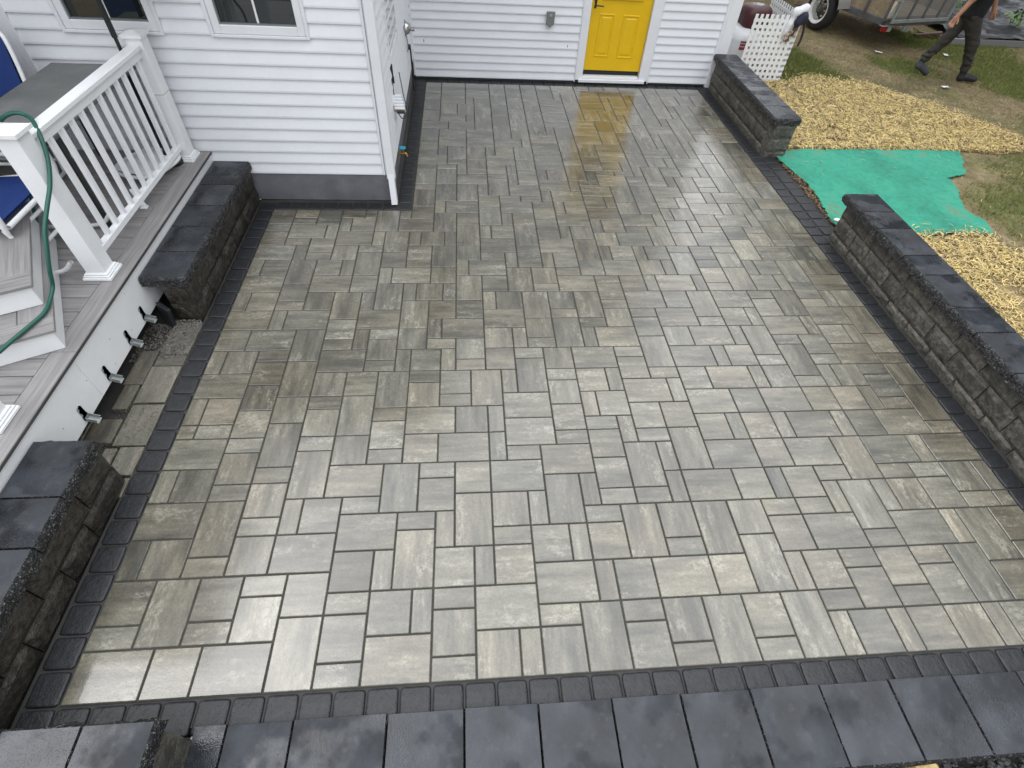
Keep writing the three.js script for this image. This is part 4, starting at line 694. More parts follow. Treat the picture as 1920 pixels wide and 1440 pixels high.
{
  const t = thing('utility_trailer', 'grey utility trailer with plywood sides and a raised mesh ramp gate', 'trailer', [9.42, 0, -9.95], 15 * Math.PI / 180);
  const S = M.steel, ply = std([1, 1, 1], 0.75, { map: rep(T.ply, 1.1) }), L = -3.1, Wd = 1.62, x0 = 0.07;
  part('chassis', [cbox(x0, x0 + 0.06, 0.4, 0.5, L, 0, 0.004), cbox(Wd - 0.06, Wd, 0.4, 0.5, L, 0, 0.004), cbox(x0, Wd, 0.385, 0.49, -0.06, 0.0, 0.004), cbox(x0, Wd, 0.4, 0.48, L, L + 0.06), bar([x0 + 0.8, 0.42, L + 0.1], [x0 + 0.78, 0.42, L - 1.2], 0.08, 0.08)], S, t);
  part('bed', cbox(x0 + 0.02, Wd - 0.02, 0.5, 0.53, L, 0), ply, t);
  for (const x of [x0 + 0.03, Wd - 0.03]) { part('side_panel', cbox(x - 0.008, x + 0.008, 0.53, 1.12, L, -0.04, 0.002), ply, t); part('top_rail', cbox(x - 0.025, x + 0.025, 1.12, 1.17, L, 0, 0.004), S, t); for (const z of [-0.03, -0.52, -1.05, -1.9, -2.6, -3.07]) part('upright', cbox(x - 0.045, x - 0.01 + (x > 1 ? 0.055 : 0), 0.46, 1.14, z - 0.022, z + 0.022, 0.003), S, t); }
  part('front_panel', cbox(x0, Wd, 0.53, 1.12, L - 0.01, L + 0.01), ply, t);
  const wheel = (x, z) => {
    const w = part('wheel', new THREE.LatheGeometry([[0.2, -0.095], [0.235, -0.11], [0.3, -0.108], [0.335, -0.085], [0.345, -0.04], [0.345, 0.04], [0.335, 0.085], [0.3, 0.108], [0.235, 0.11], [0.2, 0.095]].map((p) => new THREE.Vector2(...p)), 44).rotateZ(Math.PI / 2), std([0.016, 0.016, 0.017], 0.75, { bumpMap: rep(T.roughBump, 6), bumpScale: 0.004 }), t); w.position.set(x, 0.345, z);
    const rm = new THREE.Shape(); rm.absarc(0, 0, 0.19, 0, 6.2832); for (let k = 0; k < 8; k++) { const a = k * Math.PI / 4, p = new THREE.Path(), c = (r, b) => [r * Math.cos(b), r * Math.sin(b)]; p.moveTo(...c(0.115, a)); p.lineTo(...c(0.145, a - 0.11)); p.lineTo(...c(0.15, a + 0.11)); p.closePath(); rm.holes.push(p); }
    part('rim', [new THREE.ExtrudeGeometry(rm, { depth: 0.012, bevelSize: 0.004, bevelThickness: 0.006, bevelSegments: 2 }).rotateY(-Math.PI / 2).translate(-0.055, 0, 0), new THREE.LatheGeometry([[0.185, -0.08], [0.205, -0.1], [0.235, -0.113], [0.24, -0.108], [0.21, -0.085], [0.19, 0.06]].map((p) => new THREE.Vector2(...p)), 40).rotateZ(-Math.PI / 2)], std([0.72, 0.72, 0.7], 0.4), w);
    part('hub', [cyl(0.045, 0.055, 0.06, 20).rotateZ(Math.PI / 2).translate(-0.085, 0, 0), ...Array.from({ length: 5 }, (_, k) => cyl(0.01, 0.01, 0.03, 6).rotateZ(Math.PI / 2).translate(-0.075, 0.075 * Math.cos(k * 1.2566), 0.075 * Math.sin(k * 1.2566)))], S, w);
  };
  wheel(-0.07, -1.37); const w2 = t.children.find((c) => c.name === 'wheel').clone(); w2.position.set(Wd + 0.16, 0.345, -1.37); w2.rotation.y = Math.PI; t.add(w2);
  const fs = (x, w) => { const o = [], pr = [[-0.5, 0.46], [-0.47, 0.56], [-0.36, 0.74], [-0.3, 0.775], [0.3, 0.775], [0.36, 0.74], [0.47, 0.56], [0.5, 0.46]]; for (let i = 0; i < pr.length - 1; i++) { const [a, b] = pr[i], [c, d] = pr[i + 1]; for (const [e, f] of [[0, 0], [0.006, 1]]) quad(o, [x, b - e, -1.37 + a], [x + w, b - e, -1.37 + a], [x + w, d - e, -1.37 + c], [x, d - e, -1.37 + c]); quad(o, [x, b, -1.37 + a], [x, d, -1.37 + c], [x, d - 0.035, -1.37 + c], [x, b - 0.035, -1.37 + a]); } return metric(rawGeo(o)); };
  part('fender', fs(-0.21, 0.28), std([0.5, 0.52, 0.53], 0.3, { metalness: 0.7 }), t); part('fender', fs(Wd, 0.28), std([0.5, 0.52, 0.53], 0.3, { metalness: 0.7 }), t);
  part('axle', cyl(0.03, 0.03, 1.7, 10).rotateZ(Math.PI / 2).translate(0.84, 0.345, -1.37), S, t);
  const gl = part('gate_frame', [cbox(x0 + 0.1, x0 + 0.14, 0.47, 1.75, 0.02, 0.06, 0.003), cbox(Wd - 0.1, Wd - 0.06, 0.47, 1.75, 0.02, 0.06, 0.003), cbox(x0 + 0.1, Wd - 0.06, 0.45, 0.5, 0.015, 0.065, 0.004), cbox(x0 + 0.1, Wd - 0.06, 1.71, 1.75, 0.02, 0.06, 0.003), cbox(x0 + 0.14, Wd - 0.1, 1.08, 1.12, 0.02, 0.055, 0.003)], M.galv, t);
  for (const x of [0.55, 0.9, 1.25]) part('gate_bar', cbox(x - 0.022, x + 0.022, 0.5, 1.71, 0.02, 0.05, 0.003), S, t);
  const mesh = []; for (let k = -30; k < 62; k++) for (const s of [-1, 1]) { let a = x0 + 0.14 + k * 0.026, y = 0.5; let p = [a, 0.5], q = [a + 0.66 * 1.0, 1.71]; if (s < 0) { p = [a, 1.71]; q = [a + 0.66, 0.5]; } const lo = x0 + 0.14, hi = Wd - 0.1, cut = (x) => lerp(p[1], q[1], (x - p[0]) / (q[0] - p[0])); const xa = Math.max(p[0], lo), xb = Math.min(q[0], hi); if (xb - xa < 0.03) continue; mesh.push(bar([xa, cut(xa), 0.034], [xb, cut(xb), 0.034], 0.0045, 0.007)); }
  part('gate_mesh', mesh, std([0.2, 0.2, 0.195], 0.5, { metalness: 0.3 }), t).userData.kind = 'stuff';
  part('tail_light', [cbox(x0 - 0.03, x0 + 0.13, 0.325, 0.405, 0.0, 0.03, 0.006)], std([0.28, 0.006, 0.008], 0.25), t);
  part('light_box', [cbox(x0 - 0.04, x0 + 0.25, 0.405, 0.412, -0.05, 0.05, 0.002), cbox(x0 + 0.14, x0 + 0.23, 0.31, 0.4, -0.04, 0.02, 0.004)], M.galv, t);
  part('ramp_bracket', [cbox(0.62, 0.68, 0.3, 0.39, -0.04, 0.01, 0.004), cbox(0.68, 0.71, 0.29, 0.38, -0.02, 0.03, 0.003)], M.galv, t);
  part('latch', [cbox(x0 + 0.02, x0 + 0.1, 0.78, 0.82, -0.02, 0.06, 0.004), bar([x0 + 0.03, 0.55, 0.03], [x0 + 0.16, 1.0, 0.035], 0.03, 0.03)], M.galv, t);
}
{
  const t = thing('person', 'person in black shirt, olive trousers and dark boots walking across the grass', 'person', [0, 0, 0]);
  const skin = std([0.33, 0.17, 0.105], 0.55), shR = [9.83, 1.42, -8.53], shL = [10.07, 1.42, -8.87];
  const bones = [[[9.96, 0.92, -8.64, 0.09], [10.20, 0.53, -8.6, 0.058]], [[10.2, 0.53, -8.6, 0.056], [10.34, 0.12, -8.58, 0.038]], [[10.02, 0.92, -8.8, 0.09], [9.87, 0.51, -8.83, 0.058]], [[9.87, 0.51, -8.83, 0.056], [9.71, 0.17, -8.87, 0.038]],
    [[9.98, 0.95, -8.65, 0.105], [10.0, 0.95, -8.79, 0.105]], [[9.97, 1.0, -8.7, 0.12], [9.95, 1.3, -8.7, 0.135]], [[9.9, 1.33, -8.6, 0.1], [10.0, 1.33, -8.8, 0.1]], [[...shR, 0.06], [...shL, 0.06]], [[9.96, 1.42, -8.7, 0.06], [9.99, 1.54, -8.69, 0.055]],
    [[...shR, 0.055], [9.64, 1.16, -8.47, 0.043]], [[9.64, 1.16, -8.47, 0.043], [9.55, 0.93, -8.47, 0.03]], [[...shL, 0.055], [10.34, 1.18, -8.92, 0.043]], [[10.34, 1.18, -8.92, 0.043], [10.45, 0.93, -8.88, 0.03]]];
  const bodyG = mcMesh([10.0, 0.88, -8.7], 1.9, 104, field(bones, 0.035));
  const hand = (w, d, sx, s) => { // wrist, direction down the hand, forward axis, thumb side
    const W = new THREE.Vector3(...w), D = new THREE.Vector3(...d).normalize(), Fw = new THREE.Vector3(...sx).addScaledVector(D, -new THREE.Vector3(...sx).dot(D)).normalize(), N = D.clone().cross(Fw), at = (a, b, c, r) => { const p = W.clone().addScaledVector(D, a).addScaledVector(Fw, b).addScaledVector(N, c); return [p.x, p.y, p.z, r]; };
    const b = [[at(-0.03, 0, 0, 0.029), at(0.02, 0, 0, 0.026)], [at(0.02, 0.012, 0, 0.024), at(0.085, 0.022, 0, 0.017)], [at(0.02, -0.012, 0, 0.024), at(0.08, -0.022, 0, 0.017)]];
    [[0.03, 0.034, 0], [0.011, 0.04, 1], [-0.01, 0.037, 2], [-0.03, 0.028, 3]].forEach(([o, l]) => { b.push([at(0.085, o, 0, 0.0095), at(0.085 + l, o * 1.12, s * 0.012, 0.0088)], [at(0.085 + l, o * 1.12, s * 0.012, 0.0088), at(0.085 + l * 1.6, o * 1.12, s * 0.035, 0.008)]); });
    b.push([at(0.02, 0.026, s * 0.006, 0.013), at(0.055, 0.052, s * 0.016, 0.0105)], [at(0.055, 0.052, s * 0.016, 0.0105), at(0.085, 0.056, s * 0.024, 0.009)]);
    const c = W.clone().addScaledVector(D, 0.07); return mcMesh([c.x, c.y, c.z], 0.27, 76, field(b, 0.008));
  };
  const headF = (x, y, z) => { // head turned along the walk
    const dx = x - 10.03, dy = y - 1.64, dz = z + 8.68, f = dx * 0.89 + dz * 0.456, s = -dx * 0.456 + dz * 0.89; const E = (a, b, c, A, B, C) => (Math.hypot((f - a) / A, (dy - b) / B, (s - c) / C) - 1) * Math.min(A, B, C);
    let d = E(-0.01, 0.03, 0, 0.1, 0.105, 0.078); d = smin(d, E(0.025, -0.045, 0, 0.07, 0.075, 0.058), 0.03); d = smin(d, E(0.1, -0.02, 0, 0.018, 0.022, 0.013), 0.015); d = smin(d, E(0.085, -0.062, 0, 0.012, 0.006, 0.024), 0.01); d = smin(d, E(0.075, -0.1, 0, 0.02, 0.02, 0.026), 0.02);
    for (const k of [-1, 1]) { d = smin(d, E(-0.01, -0.01, k * 0.083, 0.02, 0.032, 0.008), 0.008); d = -smin(-d, E(0.088, 0.005, k * 0.031, 0.014, 0.01, 0.016), 0.01); } return smin(d, capsule(x, y, z, [9.99, 1.5, -8.69, 0.055], [10.01, 1.58, -8.685, 0.052]), 0.03); };
  part('body', [bodyG, hand([9.55, 0.93, -8.47], [-0.04, -0.13, 0.005], [0.89, 0, 0.456], 1), hand([10.45, 0.93, -8.88], [0.05, -0.13, 0.02], [0.89, 0, 0.456], -1), mcMesh([10.03, 1.62, -8.68], 0.36, 84, headF)], skin, t);
  part('eye', [[1], [-1]].map(([k]) => ball(0.011, 10.03 + 0.083 * 0.89 - k * 0.031 * 0.456, 1.645, -8.68 + 0.083 * 0.456 + k * 0.031 * 0.89, 10)), M.dark, t);
  part('hair', mcMesh([10.02, 1.7, -8.685], 0.36, 60, (x, y, z) => Math.max(headF(x, y, z) - 0.012, -(y - 1.66 - 0.55 * Math.max(0, (x - 10.03) * 0.89 + (z + 8.68) * 0.456 - 0.03) - 0.0), 1.53 - y)), std([0.02, 0.014, 0.01], 0.8), t);
  const legs = [[[9.96, 0.9, -8.64, 0.118], [10.19, 0.53, -8.6, 0.088]], [[10.19, 0.53, -8.6, 0.086], [10.325, 0.19, -8.58, 0.064]], [[10.02, 0.9, -8.8, 0.118], [9.88, 0.52, -8.83, 0.088]], [[9.88, 0.52, -8.83, 0.086], [9.735, 0.24, -8.87, 0.064]], [[9.98, 0.93, -8.65, 0.125], [10.0, 0.93, -8.79, 0.125]]];
  const lf = field(legs, 0.03); part('trousers', mcMesh([10.02, 0.58, -8.71], 1.2, 96, (x, y, z) => Math.max(lf(x, y, z) + 0.014 * Math.sin(y * 62 + 8 * n3(x * 7, y * 5, z * 7)) * sstep(0.55, 0.2, y) + 0.02 * fb3(x * 9, y * 16, z * 9, 2), y - 1.0)), std([0.036, 0.033, 0.026], 0.85, { map: rep(T.mottle, 5) }), t);
  const sf = field([[[9.97, 0.93, -8.66, 0.145], [9.95, 1.28, -8.64, 0.14]], [[10.0, 0.93, -8.78, 0.145], [9.99, 1.28, -8.77, 0.14]], [[9.88, 1.36, -8.58, 0.1], [10.03, 1.36, -8.82, 0.1]], [[...shR, 0.08], [9.71, 1.25, -8.49, 0.08]], [[...shL, 0.08], [10.23, 1.28, -8.9, 0.08]]], 0.05);
  part('shirt', mcMesh([9.97, 1.16, -8.7], 0.95, 88, (x, y, z) => Math.max(sf(x, y, z) + 0.016 * fb3(x * 8, y * 8, z * 8, 3), 0.86 + 0.02 * n3(x * 9, 0, z * 9) - y, y - 1.5)), std([0.005, 0.0055, 0.007], 0.9), t);
  const boot = (h, a, toe) => { const f = field([[[...a, 0.055], [h[0], h[1], h[2], 0.048]], [[h[0], h[1], h[2], 0.045], [toe[0], toe[1], toe[2], 0.04]], [[lerp(h[0], toe[0], 0.4), lerp(h[1], toe[1], 0.4) + 0.03, lerp(h[2], toe[2], 0.4), 0.045], [toe[0], toe[1] + 0.005, toe[2], 0.042]]], 0.03); const c = [(h[0] + toe[0]) / 2, (a[1] + toe[1]) / 2, (h[2] + toe[2]) / 2]; return mcMesh(c, 0.46, 64, f); };
  const bm = std([0.02, 0.02, 0.022], 0.55, { map: rep(T.mottle, 6) });
  part('boot', boot([10.335, 0.05, -8.585], [10.33, 0.22, -8.585], [10.52, 0.055, -8.5]), bm, t); part('boot', boot([9.71, 0.12, -8.87], [9.73, 0.25, -8.87], [9.865, 0.04, -8.82]), std([0.05, 0.055, 0.062], 0.6), t);
}
// ---------------------------------------------------------------- straw, fabric, grass, far bed
{
  const r = rng(91), strand = new THREE.BufferGeometry();
  { const o = [], q = 4; const P = (i, s) => [(i / q - 0.5), 0.12 * Math.sin(i / q * 3.1) , s * 0.5 * (1 - 0.5 * Math.abs(i / q - 0.5))]; for (let i = 0; i < q; i++) quad(o, P(i, -1), P(i, 1), P(i + 1, 1), P(i + 1, -1)); strand.copy(rawGeo(o)); }
  const sm = std([1, 1, 1], 0.65), e = new THREE.Euler(), q = new THREE.Quaternion(), mt = new THREE.Matrix4();
  for (const [name, poly, n, label] of [['straw_mulch', YARD.straw1, 36000, 'pale straw mulch spread between the stone wall, green fabric and brown grass'], ['straw_mulch', YARD.straw2, 20000, 'pale straw mulch lying behind the long right stone wall']]) {
    const xs = poly.map((p) => p[0]), zs = poly.map((p) => p[1]), X0 = Math.min(...xs), X1 = Math.max(...xs), Z0 = Math.min(...zs), Z1 = Math.max(...zs), im = new THREE.InstancedMesh(strand, sm, n);
    let i = 0, guard = 0;
    while (i < n && guard++ < n * 6) {
      const x = lerp(X0 - 0.15, X1 + 0.15, r()), z = lerp(Z0 - 0.15, Z1 + 0.15, r()), j = 0.16 * (r() + r() + r() - 1.5), j2 = 0.16 * (r() + r() + r() - 1.5); if (!within(poly, x + j, z + j2) || x < 5.97) continue;
      if (z > -5.9 && z < -5.6 && poly === YARD.straw1) continue;
      const bare = fb3(x * 2.2, 7, z * 2.2, 3); if (bare > 0.1 + 0.25 * r()) continue;
      const L = 0.045 + 0.09 * r() * r(), w = 0.005 + 0.007 * r(), s = 0.004 + 0.032 * r();
      q.setFromEuler(e.set((r() - 0.5) * 0.9, r() * 6.3, (r() - 0.5) * 0.5)); mt.compose(new THREE.Vector3(x, s, z), q, new THREE.Vector3(L, L, w)); im.setMatrixAt(i, mt);
      const k = 0.5 + 0.75 * r() + 0.5 * fb3(x * 6, 3, z * 6, 2), tone = r(); im.setColorAt(i, tone < 0.09 ? lin(0.1, 0.07, 0.04) : lin(0.6 * k, (0.44 + 0.04 * r()) * k, (0.16 + 0.06 * r()) * k)); i++;
    }
    im.count = i; im.castShadow = im.receiveShadow = true; im.name = numbered(name); im.userData = { kind: 'stuff', label, category: 'straw' }; scene.add(im);
    const sh = new THREE.Shape(poly.map((p) => new THREE.Vector2(p[0], -p[1]))), g = new THREE.ShapeGeometry(sh); g.rotateX(-Math.PI / 2); g.translate(0, -0.004, 0);
    const base = part('straw_bed', metric(g), T.strawM ??= std([1, 1, 1], 0.9, { map: texture(512, (() => { const a = layer(512, 90, 90, 2, 81, 0.9), b = layer(512, 8, 8, 4, 82); return (i) => mix3([0.09, 0.065, 0.035], [0.4, 0.3, 0.14], clamp(0.4 + 1.5 * (a[i] - 0.5) + 1.6 * (b[i] - 0.5))); })()) })); base.userData.kind = 'structure';
  }
  { // scattered strands on the lawn round the heap and on the fabric
    const n = 2600, im = new THREE.InstancedMesh(strand, sm, n); let i = 0; while (i < n) { const x = 5.98 + r() * 4.4, z = -9.2 + r() * 6.6; const d = r(); let ok = within(YARD.straw1, x + (r() - 0.5) * 1.1, z + (r() - 0.5) * 1.1) || within(YARD.straw2, x + (r() - 0.5) * 0.7, z + (r() - 0.5) * 0.7); if (x < 6.35 && z < -7.8) ok = false; if (z > -5.85 && z < -4 && d > 0.05) ok = false; if (!ok && d > 0.02) continue; const L = 0.03 + 0.05 * r(); q.setFromEuler(e.set((r() - 0.5) * 0.5, r() * 6.3, (r() - 0.5) * 0.3)); mt.compose(new THREE.Vector3(x, 0.03, z), q, new THREE.Vector3(L, L, 0.004 + 0.003 * r())); im.setMatrixAt(i, mt); const k = 0.6 + 0.6 * r(); im.setColorAt(i, lin(0.52 * k, 0.4 * k, 0.17 * k)); i++; }
    im.name = 'loose_straw'; im.userData = { kind: 'stuff', label: 'single straw strands blown over the grass and fabric', category: 'straw' }; scene.add(im);
  }
  { // erosion fabric
    const poly = [[5.86, -5.66], [6.0, -5.79], [6.3, -5.86], [7.2, -5.88], [8.53, -5.92], [8.42, -5.66], [8.32, -5.52], [8.2, -5.27], [7.88, -5.17], [7.83, -4.9], [7.66, -4.6], [7.6, -4.42], [7.66, -4.1], [7.6, -3.95], [6.82, -3.93], [6.0, -3.93], [5.87, -4.1], [5.9, -4.4], [5.96, -4.8], [5.95, -5.1], [5.88, -5.35]];
    const st = 0.018, X0 = 5.84, Z0 = -5.96, nx = 152, nz = 116, o = [], In = (x, z) => within(poly, x + 0.03 * fb3(x * 7, 1, z * 7, 3), z + 0.03 * fb3(x * 7, 5, z * 7, 3)) && !(x < 5.99 && z > -3.96);
    const ridge = (x, z) => { let h = 0; for (const [a, b, c, d, w, k] of [[6.25, -5.3, 6.62, -4.75, 0.03, 0.03], [6.2, -5.15, 6.28, -4.6, 0.025, 0.028], [6.28, -4.62, 6.8, -4.65, 0.025, 0.03], [6.0, -4.5, 6.3, -4.2, 0.03, 0.03], [6.5, -5.35, 8.2, -5.3, 0.03, 0.012], [6.6, -4.9, 7.0, -4.4, 0.03, 0.018], [7.2, -4.5, 7.7, -4.15, 0.03, 0.02], [6.4, -5.6, 7.0, -5.1, 0.03, 0.018]]) { const ex = c - a, ez = d - b, t = clamp(((x - a) * ex + (z - b) * ez) / (ex * ex + ez * ez)), q = Math.hypot(x - a - ex * t, z - b - ez * t) + 0.03 * n3(x * 9, 2, z * 9); h += k * Math.exp(-q * q / (w * w)) * (0.6 + 0.4 * Math.sin(t * 9 + a)); } return h; };
    const Y = (x, z) => 0.018 + 0.013 * fb3(x * 3, 2, z * 3, 3) + 0.006 * (1 - Math.abs(fb3(x * 9, 4, z * 6, 3)) * 4) * 0.6 + ridge(x, z) + 0.0025 * n3(x * 60, 3, z * 60);
    for (let i = 0; i < nx; i++) for (let j = 0; j < nz; j++) { const x = X0 + i * st, z = Z0 + j * st; if (!In(x + st / 2, z + st / 2)) continue; const P = (a, b) => [x + a * st, Y(x + a * st, z + b * st), z + b * st]; quad(o, P(0, 0), P(0, 1), P(1, 1), P(1, 0)); }
    let g = mergeVertices(rawGeo(o).deleteAttribute('normal').deleteAttribute('uv')); g.computeVertexNormals(); g = metric(g);
    const a = layer(512, 40, 40, 4, 85, 0.7), b = layer(512, 5, 5, 5, 86), fm = std([1, 1, 1], 0.8, { map: texture(512, (i) => { const k = 0.72 + 0.4 * (a[i] - 0.5) + 0.5 * (b[i] - 0.5); return mix3([0.035 * k, 0.36 * k, 0.235 * k], [0.16, 0.15, 0.09], 0.75 * sstep(0.62, 0.72, b[i] * 0.55 + a[i] * 0.45)); }), bumpMap: rep(T.grainBump, 4), bumpScale: 0.003 }); fm.map.repeat.set(0.7, 0.7);
    const f = part('green_fabric', g, fm); tag(f, 'crumpled green erosion fabric lying on the ground in the gap between the right walls', 'fabric');
    const white = part('fabric_scrap', metric(new THREE.SphereGeometry(0.045, 10, 6).scale(1, 0.3, 0.7).translate(5.93, 0.03, -4.17)), std([0.6, 0.66, 0.62], 0.8)); tag(white, 'pale torn scrap at the tip of the green fabric near the wall end', 'scrap');
  }
  { // leaf and bark litter beside the edging
    const n = 900, im = new THREE.InstancedMesh(strand, std([1, 1, 1], 0.9), n); for (let i = 0; i < n; i++) { const z = -5.6 + 1.5 * r(), x = 5.86 + 0.14 * r(); q.setFromEuler(e.set(r() - 0.5, r() * 6, r() - 0.5)); const s = 0.015 + 0.03 * r(); mt.compose(new THREE.Vector3(x, 0.008, z), q, new THREE.Vector3(s, s, s * 0.3)); im.setMatrixAt(i, mt); const k = 0.4 + r(); im.setColorAt(i, lin(0.16 * k, 0.09 * k, 0.045 * k)); }
    im.name = 'bark_litter'; im.userData = { kind: 'stuff', label: 'brown bark litter between the dark edging and the green fabric', category: 'litter' }; scene.add(im);
  }
  { // grass
    const o = []; for (let k = 0; k < 5; k++) { const a = k * 1.9, c = Math.cos(a), s = Math.sin(a), b = 0.25 + 0.1 * k; o.push(c * 0.1 - s * 0.05, 0, s * 0.1 + c * 0.05, c * 0.1 + s * 0.05, 0, s * 0.1 - c * 0.05, c * b, 1 - 0.12 * k, s * b); }
    const tuft = rawGeo(o), n = 90000, im = new THREE.InstancedMesh(tuft, std([1, 1, 1], 0.8), n); let i = 0, guard = 0;
    while (i < n && guard++ < n * 8) {
      const x = 5.95 + 8.5 * Math.pow(r(), 0.9), z = r() < 0.55 ? -8 - 6 * r() : -8 + 8.3 * r(); if (z < -8.1 && x < 7.05 && z > -9.5) continue; if (within(YARD.straw1, x, z) || within(YARD.straw2, x, z)) continue; if (x < 8.6 && z > -5.95 && z < -3.9 && x < 7.62 + (z < -5.1 ? 0.95 : z < -4.5 ? 0.35 * (-4.5 - z) / 0.6 : 0)) continue; if (x > 11.9 && z < -10.55) continue;
      const L = lush(x, z) + 0.45 * fb3(x * 2.5, 8, z * 2.5, 2); if (L < 0.5 * r() * r() - 0.1) continue;
      const g = L > 0.28 + 0.25 * r(), h = g ? 0.028 + 0.035 * r() + (Math.hypot(x - 7.5, z + 9) < 0.9 ? 0.03 : 0) : 0.01 + 0.016 * r(), k = 0.65 + 0.7 * r();
      q.setFromEuler(e.set((r() - 0.5) * (g ? 0.7 : 1.9), r() * 6.3, (r() - 0.5) * (g ? 0.7 : 1.9))); mt.compose(new THREE.Vector3(x, -0.012, z), q, new THREE.Vector3(0.04, h, 0.04)); im.setMatrixAt(i, mt);
      im.setColorAt(i, g ? lin((0.1 + 0.08 * r()) * k, (0.15 + 0.03 * r()) * k, 0.035 * k) : lin(0.24 * k, 0.19 * k, 0.1 * k)); i++;
    }
    im.count = i; im.name = 'lawn_grass'; im.userData = { kind: 'stuff', label: 'worn lawn of green and dead brown grass', category: 'grass' }; scene.add(im);
  }
}
{
  const t = thing('garden_bed', 'garden bed covered with crumpled black plastic behind the walking person', 'garden bed', [0, 0, 0]);
  const o = [], nx = 90, nz = 80, Y = (x, z) => 0.1 + 0.16 * fb3(x * 1.1, 1, z * 1.1, 2) + 0.05 * (0.5 - Math.abs(fb3(x * 2.6 + z, 2, z * 2.2, 2)) * 3) + 0.008 * n3(x * 9, 3, z * 5);
  for (let i = 0; i < nx; i++) for (let j = 0; j < nz; j++) { const P = (a, b) => { const x = 11.75 + (i + a) * 0.055, z = -14.9 + (j + b) * 0.054; return [x, Math.max(0.01, Y(x, z)), z]; }; quad(o, P(0, 0), P(0, 1), P(1, 1), P(1, 0)); }
  let g = mergeVertices(rawGeo(o).deleteAttribute('normal').deleteAttribute('uv')); g.computeVertexNormals(); part('plastic_sheet', metric(g), std([0.03, 0.031, 0.035], 0.42), t);
  part('edging_board', [cbox(11.5, 16.6, -0.01, 0.1, -10.62, -10.57, 0.004)], std([0.2, 0.2, 0.195], 0.6), t);
  part('loose_board', [bar([11.2, 0.04, -11.2], [11.75, 0.05, -10.7], 0.1, 0.03), bar([11.0, 0.03, -11.0], [11.5, 0.1, -10.95], 0.08, 0.03)], std([0.12, 0.07, 0.05], 0.8), t);
  const r = rng(17), leaf = new THREE.Shape(); leaf.moveTo(0, 0); leaf.quadraticCurveTo(0.45, 0.4, 0, 1); leaf.quadraticCurveTo(-0.45, 0.4, 0, 0); const lg = new THREE.ShapeGeometry(leaf, 4);
  [[13.3, -11.35, 60, 'bright leafy plant growing through the black plastic near its front edge'], [13.0, -13.2, 70, 'bright leafy plant growing through the black plastic behind the person'], [14.6, -13.9, 70, 'bright leafy plant at the back of the black plastic bed'], [12.6, -12.4, 40, 'small leafy plant between the black plastic folds near the trailer']].forEach(([x, z, n, label]) => {
    const p = thing('bed_plant', label, 'plant', [x, 0.12, z]), ls = []; for (let i = 0; i < n; i++) { const s = 0.06 + 0.08 * r(), a = r() * 6.3, b = 0.05 + 0.3 * r(); ls.push(lg.clone().scale(s, s, s).rotateX(-1.1 + r() * 0.8).rotateY(a).translate(b * Math.sin(a), 0.05 + 0.22 * r(), b * Math.cos(a))); }
    part('foliage', ls, std([0.1, 0.19, 0.035], 0.6), p); part('stem', [0, 1, 2, 3].map((k) => bar([0, -0.1, 0], [0.12 * Math.cos(k * 1.7), 0.16, 0.12 * Math.sin(k * 1.7)], 0.008, 0.008)), std([0.08, 0.12, 0.03], 0.7), p);
  });
}
[[9.85, -8.22, 'white paper scrap on the brown grass nearest the straw'], [10.94, -9.87, 'white scrap on the grass by the trailer gate'], [9.62, -9.9, 'small white scrap on the brown grass in front of the trailer shade']].forEach(([x, z, l], i) => {
  const o = []; for (let a = 0; a < 4; a++) for (let b = 0; b < 3; b++) { const P = (i2, j2) => [0.03 * i2 - 0.06, 0.02 + 0.018 * n3(i2 * 1.3 + i * 5, j2 * 1.1, 2), 0.024 * j2 - 0.036]; quad(o, P(a, b), P(a, b + 1), P(a + 1, b + 1), P(a + 1, b)); }
  const m = part('paper_scrap', metric(rawGeo(o)), std([0.72, 0.72, 0.7], 0.8)); m.position.set(x, 0, z); m.rotation.y = i * 1.3; tag(m, l, 'paper scrap');
});
{
  const sh = new THREE.Shape([[0, 0.02], [-0.052, -0.05], [-0.052, -0.52], [0.03, -0.52], [0.055, -0.045]].map((p) => new THREE.Vector2(...p))), m = part('marker_stake', metric(new THREE.ExtrudeGeometry(sh, { depth: 0.018, bevelSize: 0.002, bevelThickness: 0.002, bevelSegments: 1 })), std([0.62, 0.47, 0.2], 0.7, { map: rep(T.woodGrain, 2) }));
  m.position.set(4.095, -0.005, 0.474); tag(m, 'pale yellow pointed stake tip in front of the coping step', 'stake');
  const r = rng(44), n = 5000, im = new THREE.InstancedMesh(new THREE.IcosahedronGeometry(1, 0), std([1, 1, 1], 0.6), n), mt = new THREE.Matrix4(), q = new THREE.Quaternion(), e = new THREE.Euler();
  for (let i = 0; i < n; i++) { const s = 0.008 + 0.014 * r(); mt.compose(new THREE.Vector3(0.7 + 5.4 * r(), -0.45 + s * 0.5, 0.44 + 0.6 * r()), q.setFromEuler(e.set(r() * 6, r() * 6, 0)), new THREE.Vector3(s, s * 0.7, s)); im.setMatrixAt(i, mt); const k = 0.02 + 0.05 * r(); im.setColorAt(i, lin(k, k, k)); }
  im.name = 'crushed_stone'; im.userData = { kind: 'stuff', label: 'dark crushed stone below the coping step', category: 'gravel' }; scene.add(im);
}
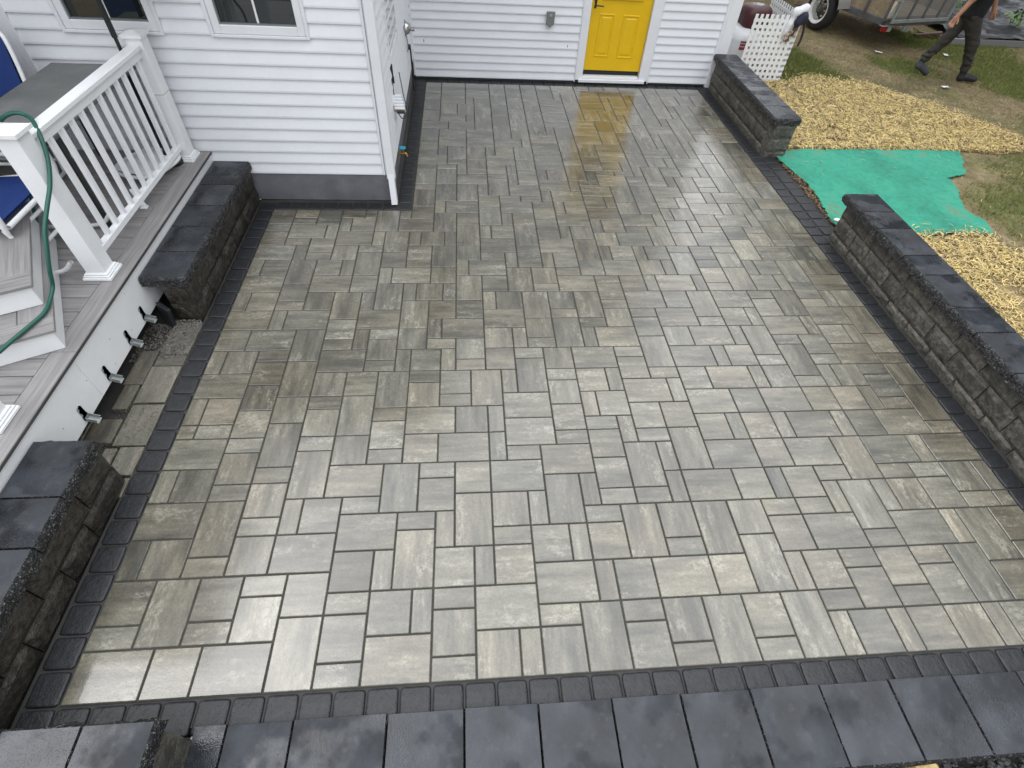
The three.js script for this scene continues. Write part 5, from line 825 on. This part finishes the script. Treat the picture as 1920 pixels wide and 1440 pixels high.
// trees at the edge of the yard; the wet paving mirrors them
{
  const r = rng(23), leafG = rawGeo([-0.5, 0, 0, 0.5, 0, 0, 0, 0, 1.2, 0.5, 0, 0, 0.6, 0.25, 0.8, 0, 0, 1.2]), q = new THREE.Quaternion(), e = new THREE.Euler(), mt = new THREE.Matrix4();
  const tree = (x, z, H, R, label) => {
    const t = thing('tree', label, 'tree', [x, 0, z]), br = std([0.07, 0.055, 0.04], 0.9, { map: rep(T.woodGrain, 1) }), limbs = [tube([[0, -0.1, 0], [0.1, H * 0.25, 0.05], [-0.05, H * 0.5, 0.1], [0.1, H * 0.85, 0]], 0.22, 16, 9)];
    const tips = []; for (let k = 0; k < 16; k++) { const a = k * 2.4, y = H * (0.28 + 0.62 * k / 16), L = R * (1.05 - 0.5 * Math.abs(k / 16 - 0.35)); const p = [L * Math.cos(a), y + L * 0.35, L * Math.sin(a)]; tips.push(p); limbs.push(tube([[0, y - 0.3, 0], [p[0] * 0.5, y + L * 0.12, p[2] * 0.5], p], 0.06, 6, 6)); }
    part('trunk', limbs, br, t);
    const n = 9000, im = new THREE.InstancedMesh(leafG, std([0.055, 0.085, 0.025], 0.7), n); for (let i = 0; i < n; i++) { const c = tips[(r() * tips.length) | 0], f = 0.35 + 0.65 * r(), s = 0.12 + 0.14 * r(), g = () => (r() + r() + r() - 1.5) * 1.3; mt.compose(new THREE.Vector3(c[0] * f + g() * R * 0.35, c[1] + g() * R * 0.33, c[2] * f + g() * R * 0.35), q.setFromEuler(e.set(r() * 6, r() * 6, r() * 6)), new THREE.Vector3(s, s, s)); im.setMatrixAt(i, mt); const k = 0.6 + 0.8 * r(); im.setColorAt(i, lin(k, k, k * 0.9)); }
    im.name = 'crown'; im.userData.kind = 'stuff'; t.add(im);
  };
  [[14.5, -2.5, 8.2, 2.6], [15.5, -8, 9.6, 3], [17.5, -14.5, 11.5, 3.4], [13.8, 3, 7.8, 2.6], [18.5, -21, 13, 3.6]].forEach(([x, z, H, R], i) => tree(x, z, H, R, ['leafy tree at the right yard edge beyond the long stone wall', 'tall leafy tree at the right edge level with the back wall', 'taller leafy tree behind the black plastic bed', 'leafy tree to the right of the patio nearest the viewer', 'tallest leafy tree far behind the trailer'][i]));
  const s = thing('shrub', 'dark green shrub in the gap behind the blue chair', 'shrub', [-2.15, 0.45, -5.1]), ls = []; for (let i = 0; i < 500; i++) { const p = new THREE.PlaneGeometry(0.05, 0.09); p.rotateX(r() * 6).rotateY(r() * 6).translate((r() - 0.5) * 0.7, 0.1 + 0.9 * r(), (r() - 0.5) * 0.7); ls.push(p); }
  part('foliage', ls, std([0.012, 0.04, 0.022], 0.6), s); part('stem', [0, 1, 2].map((k) => bar([0, 0, 0], [0.2 * Math.cos(k * 2), 0.9, 0.2 * Math.sin(k * 2)], 0.02, 0.02)), M.soil, s);
}
renderer.render(scene, camera);
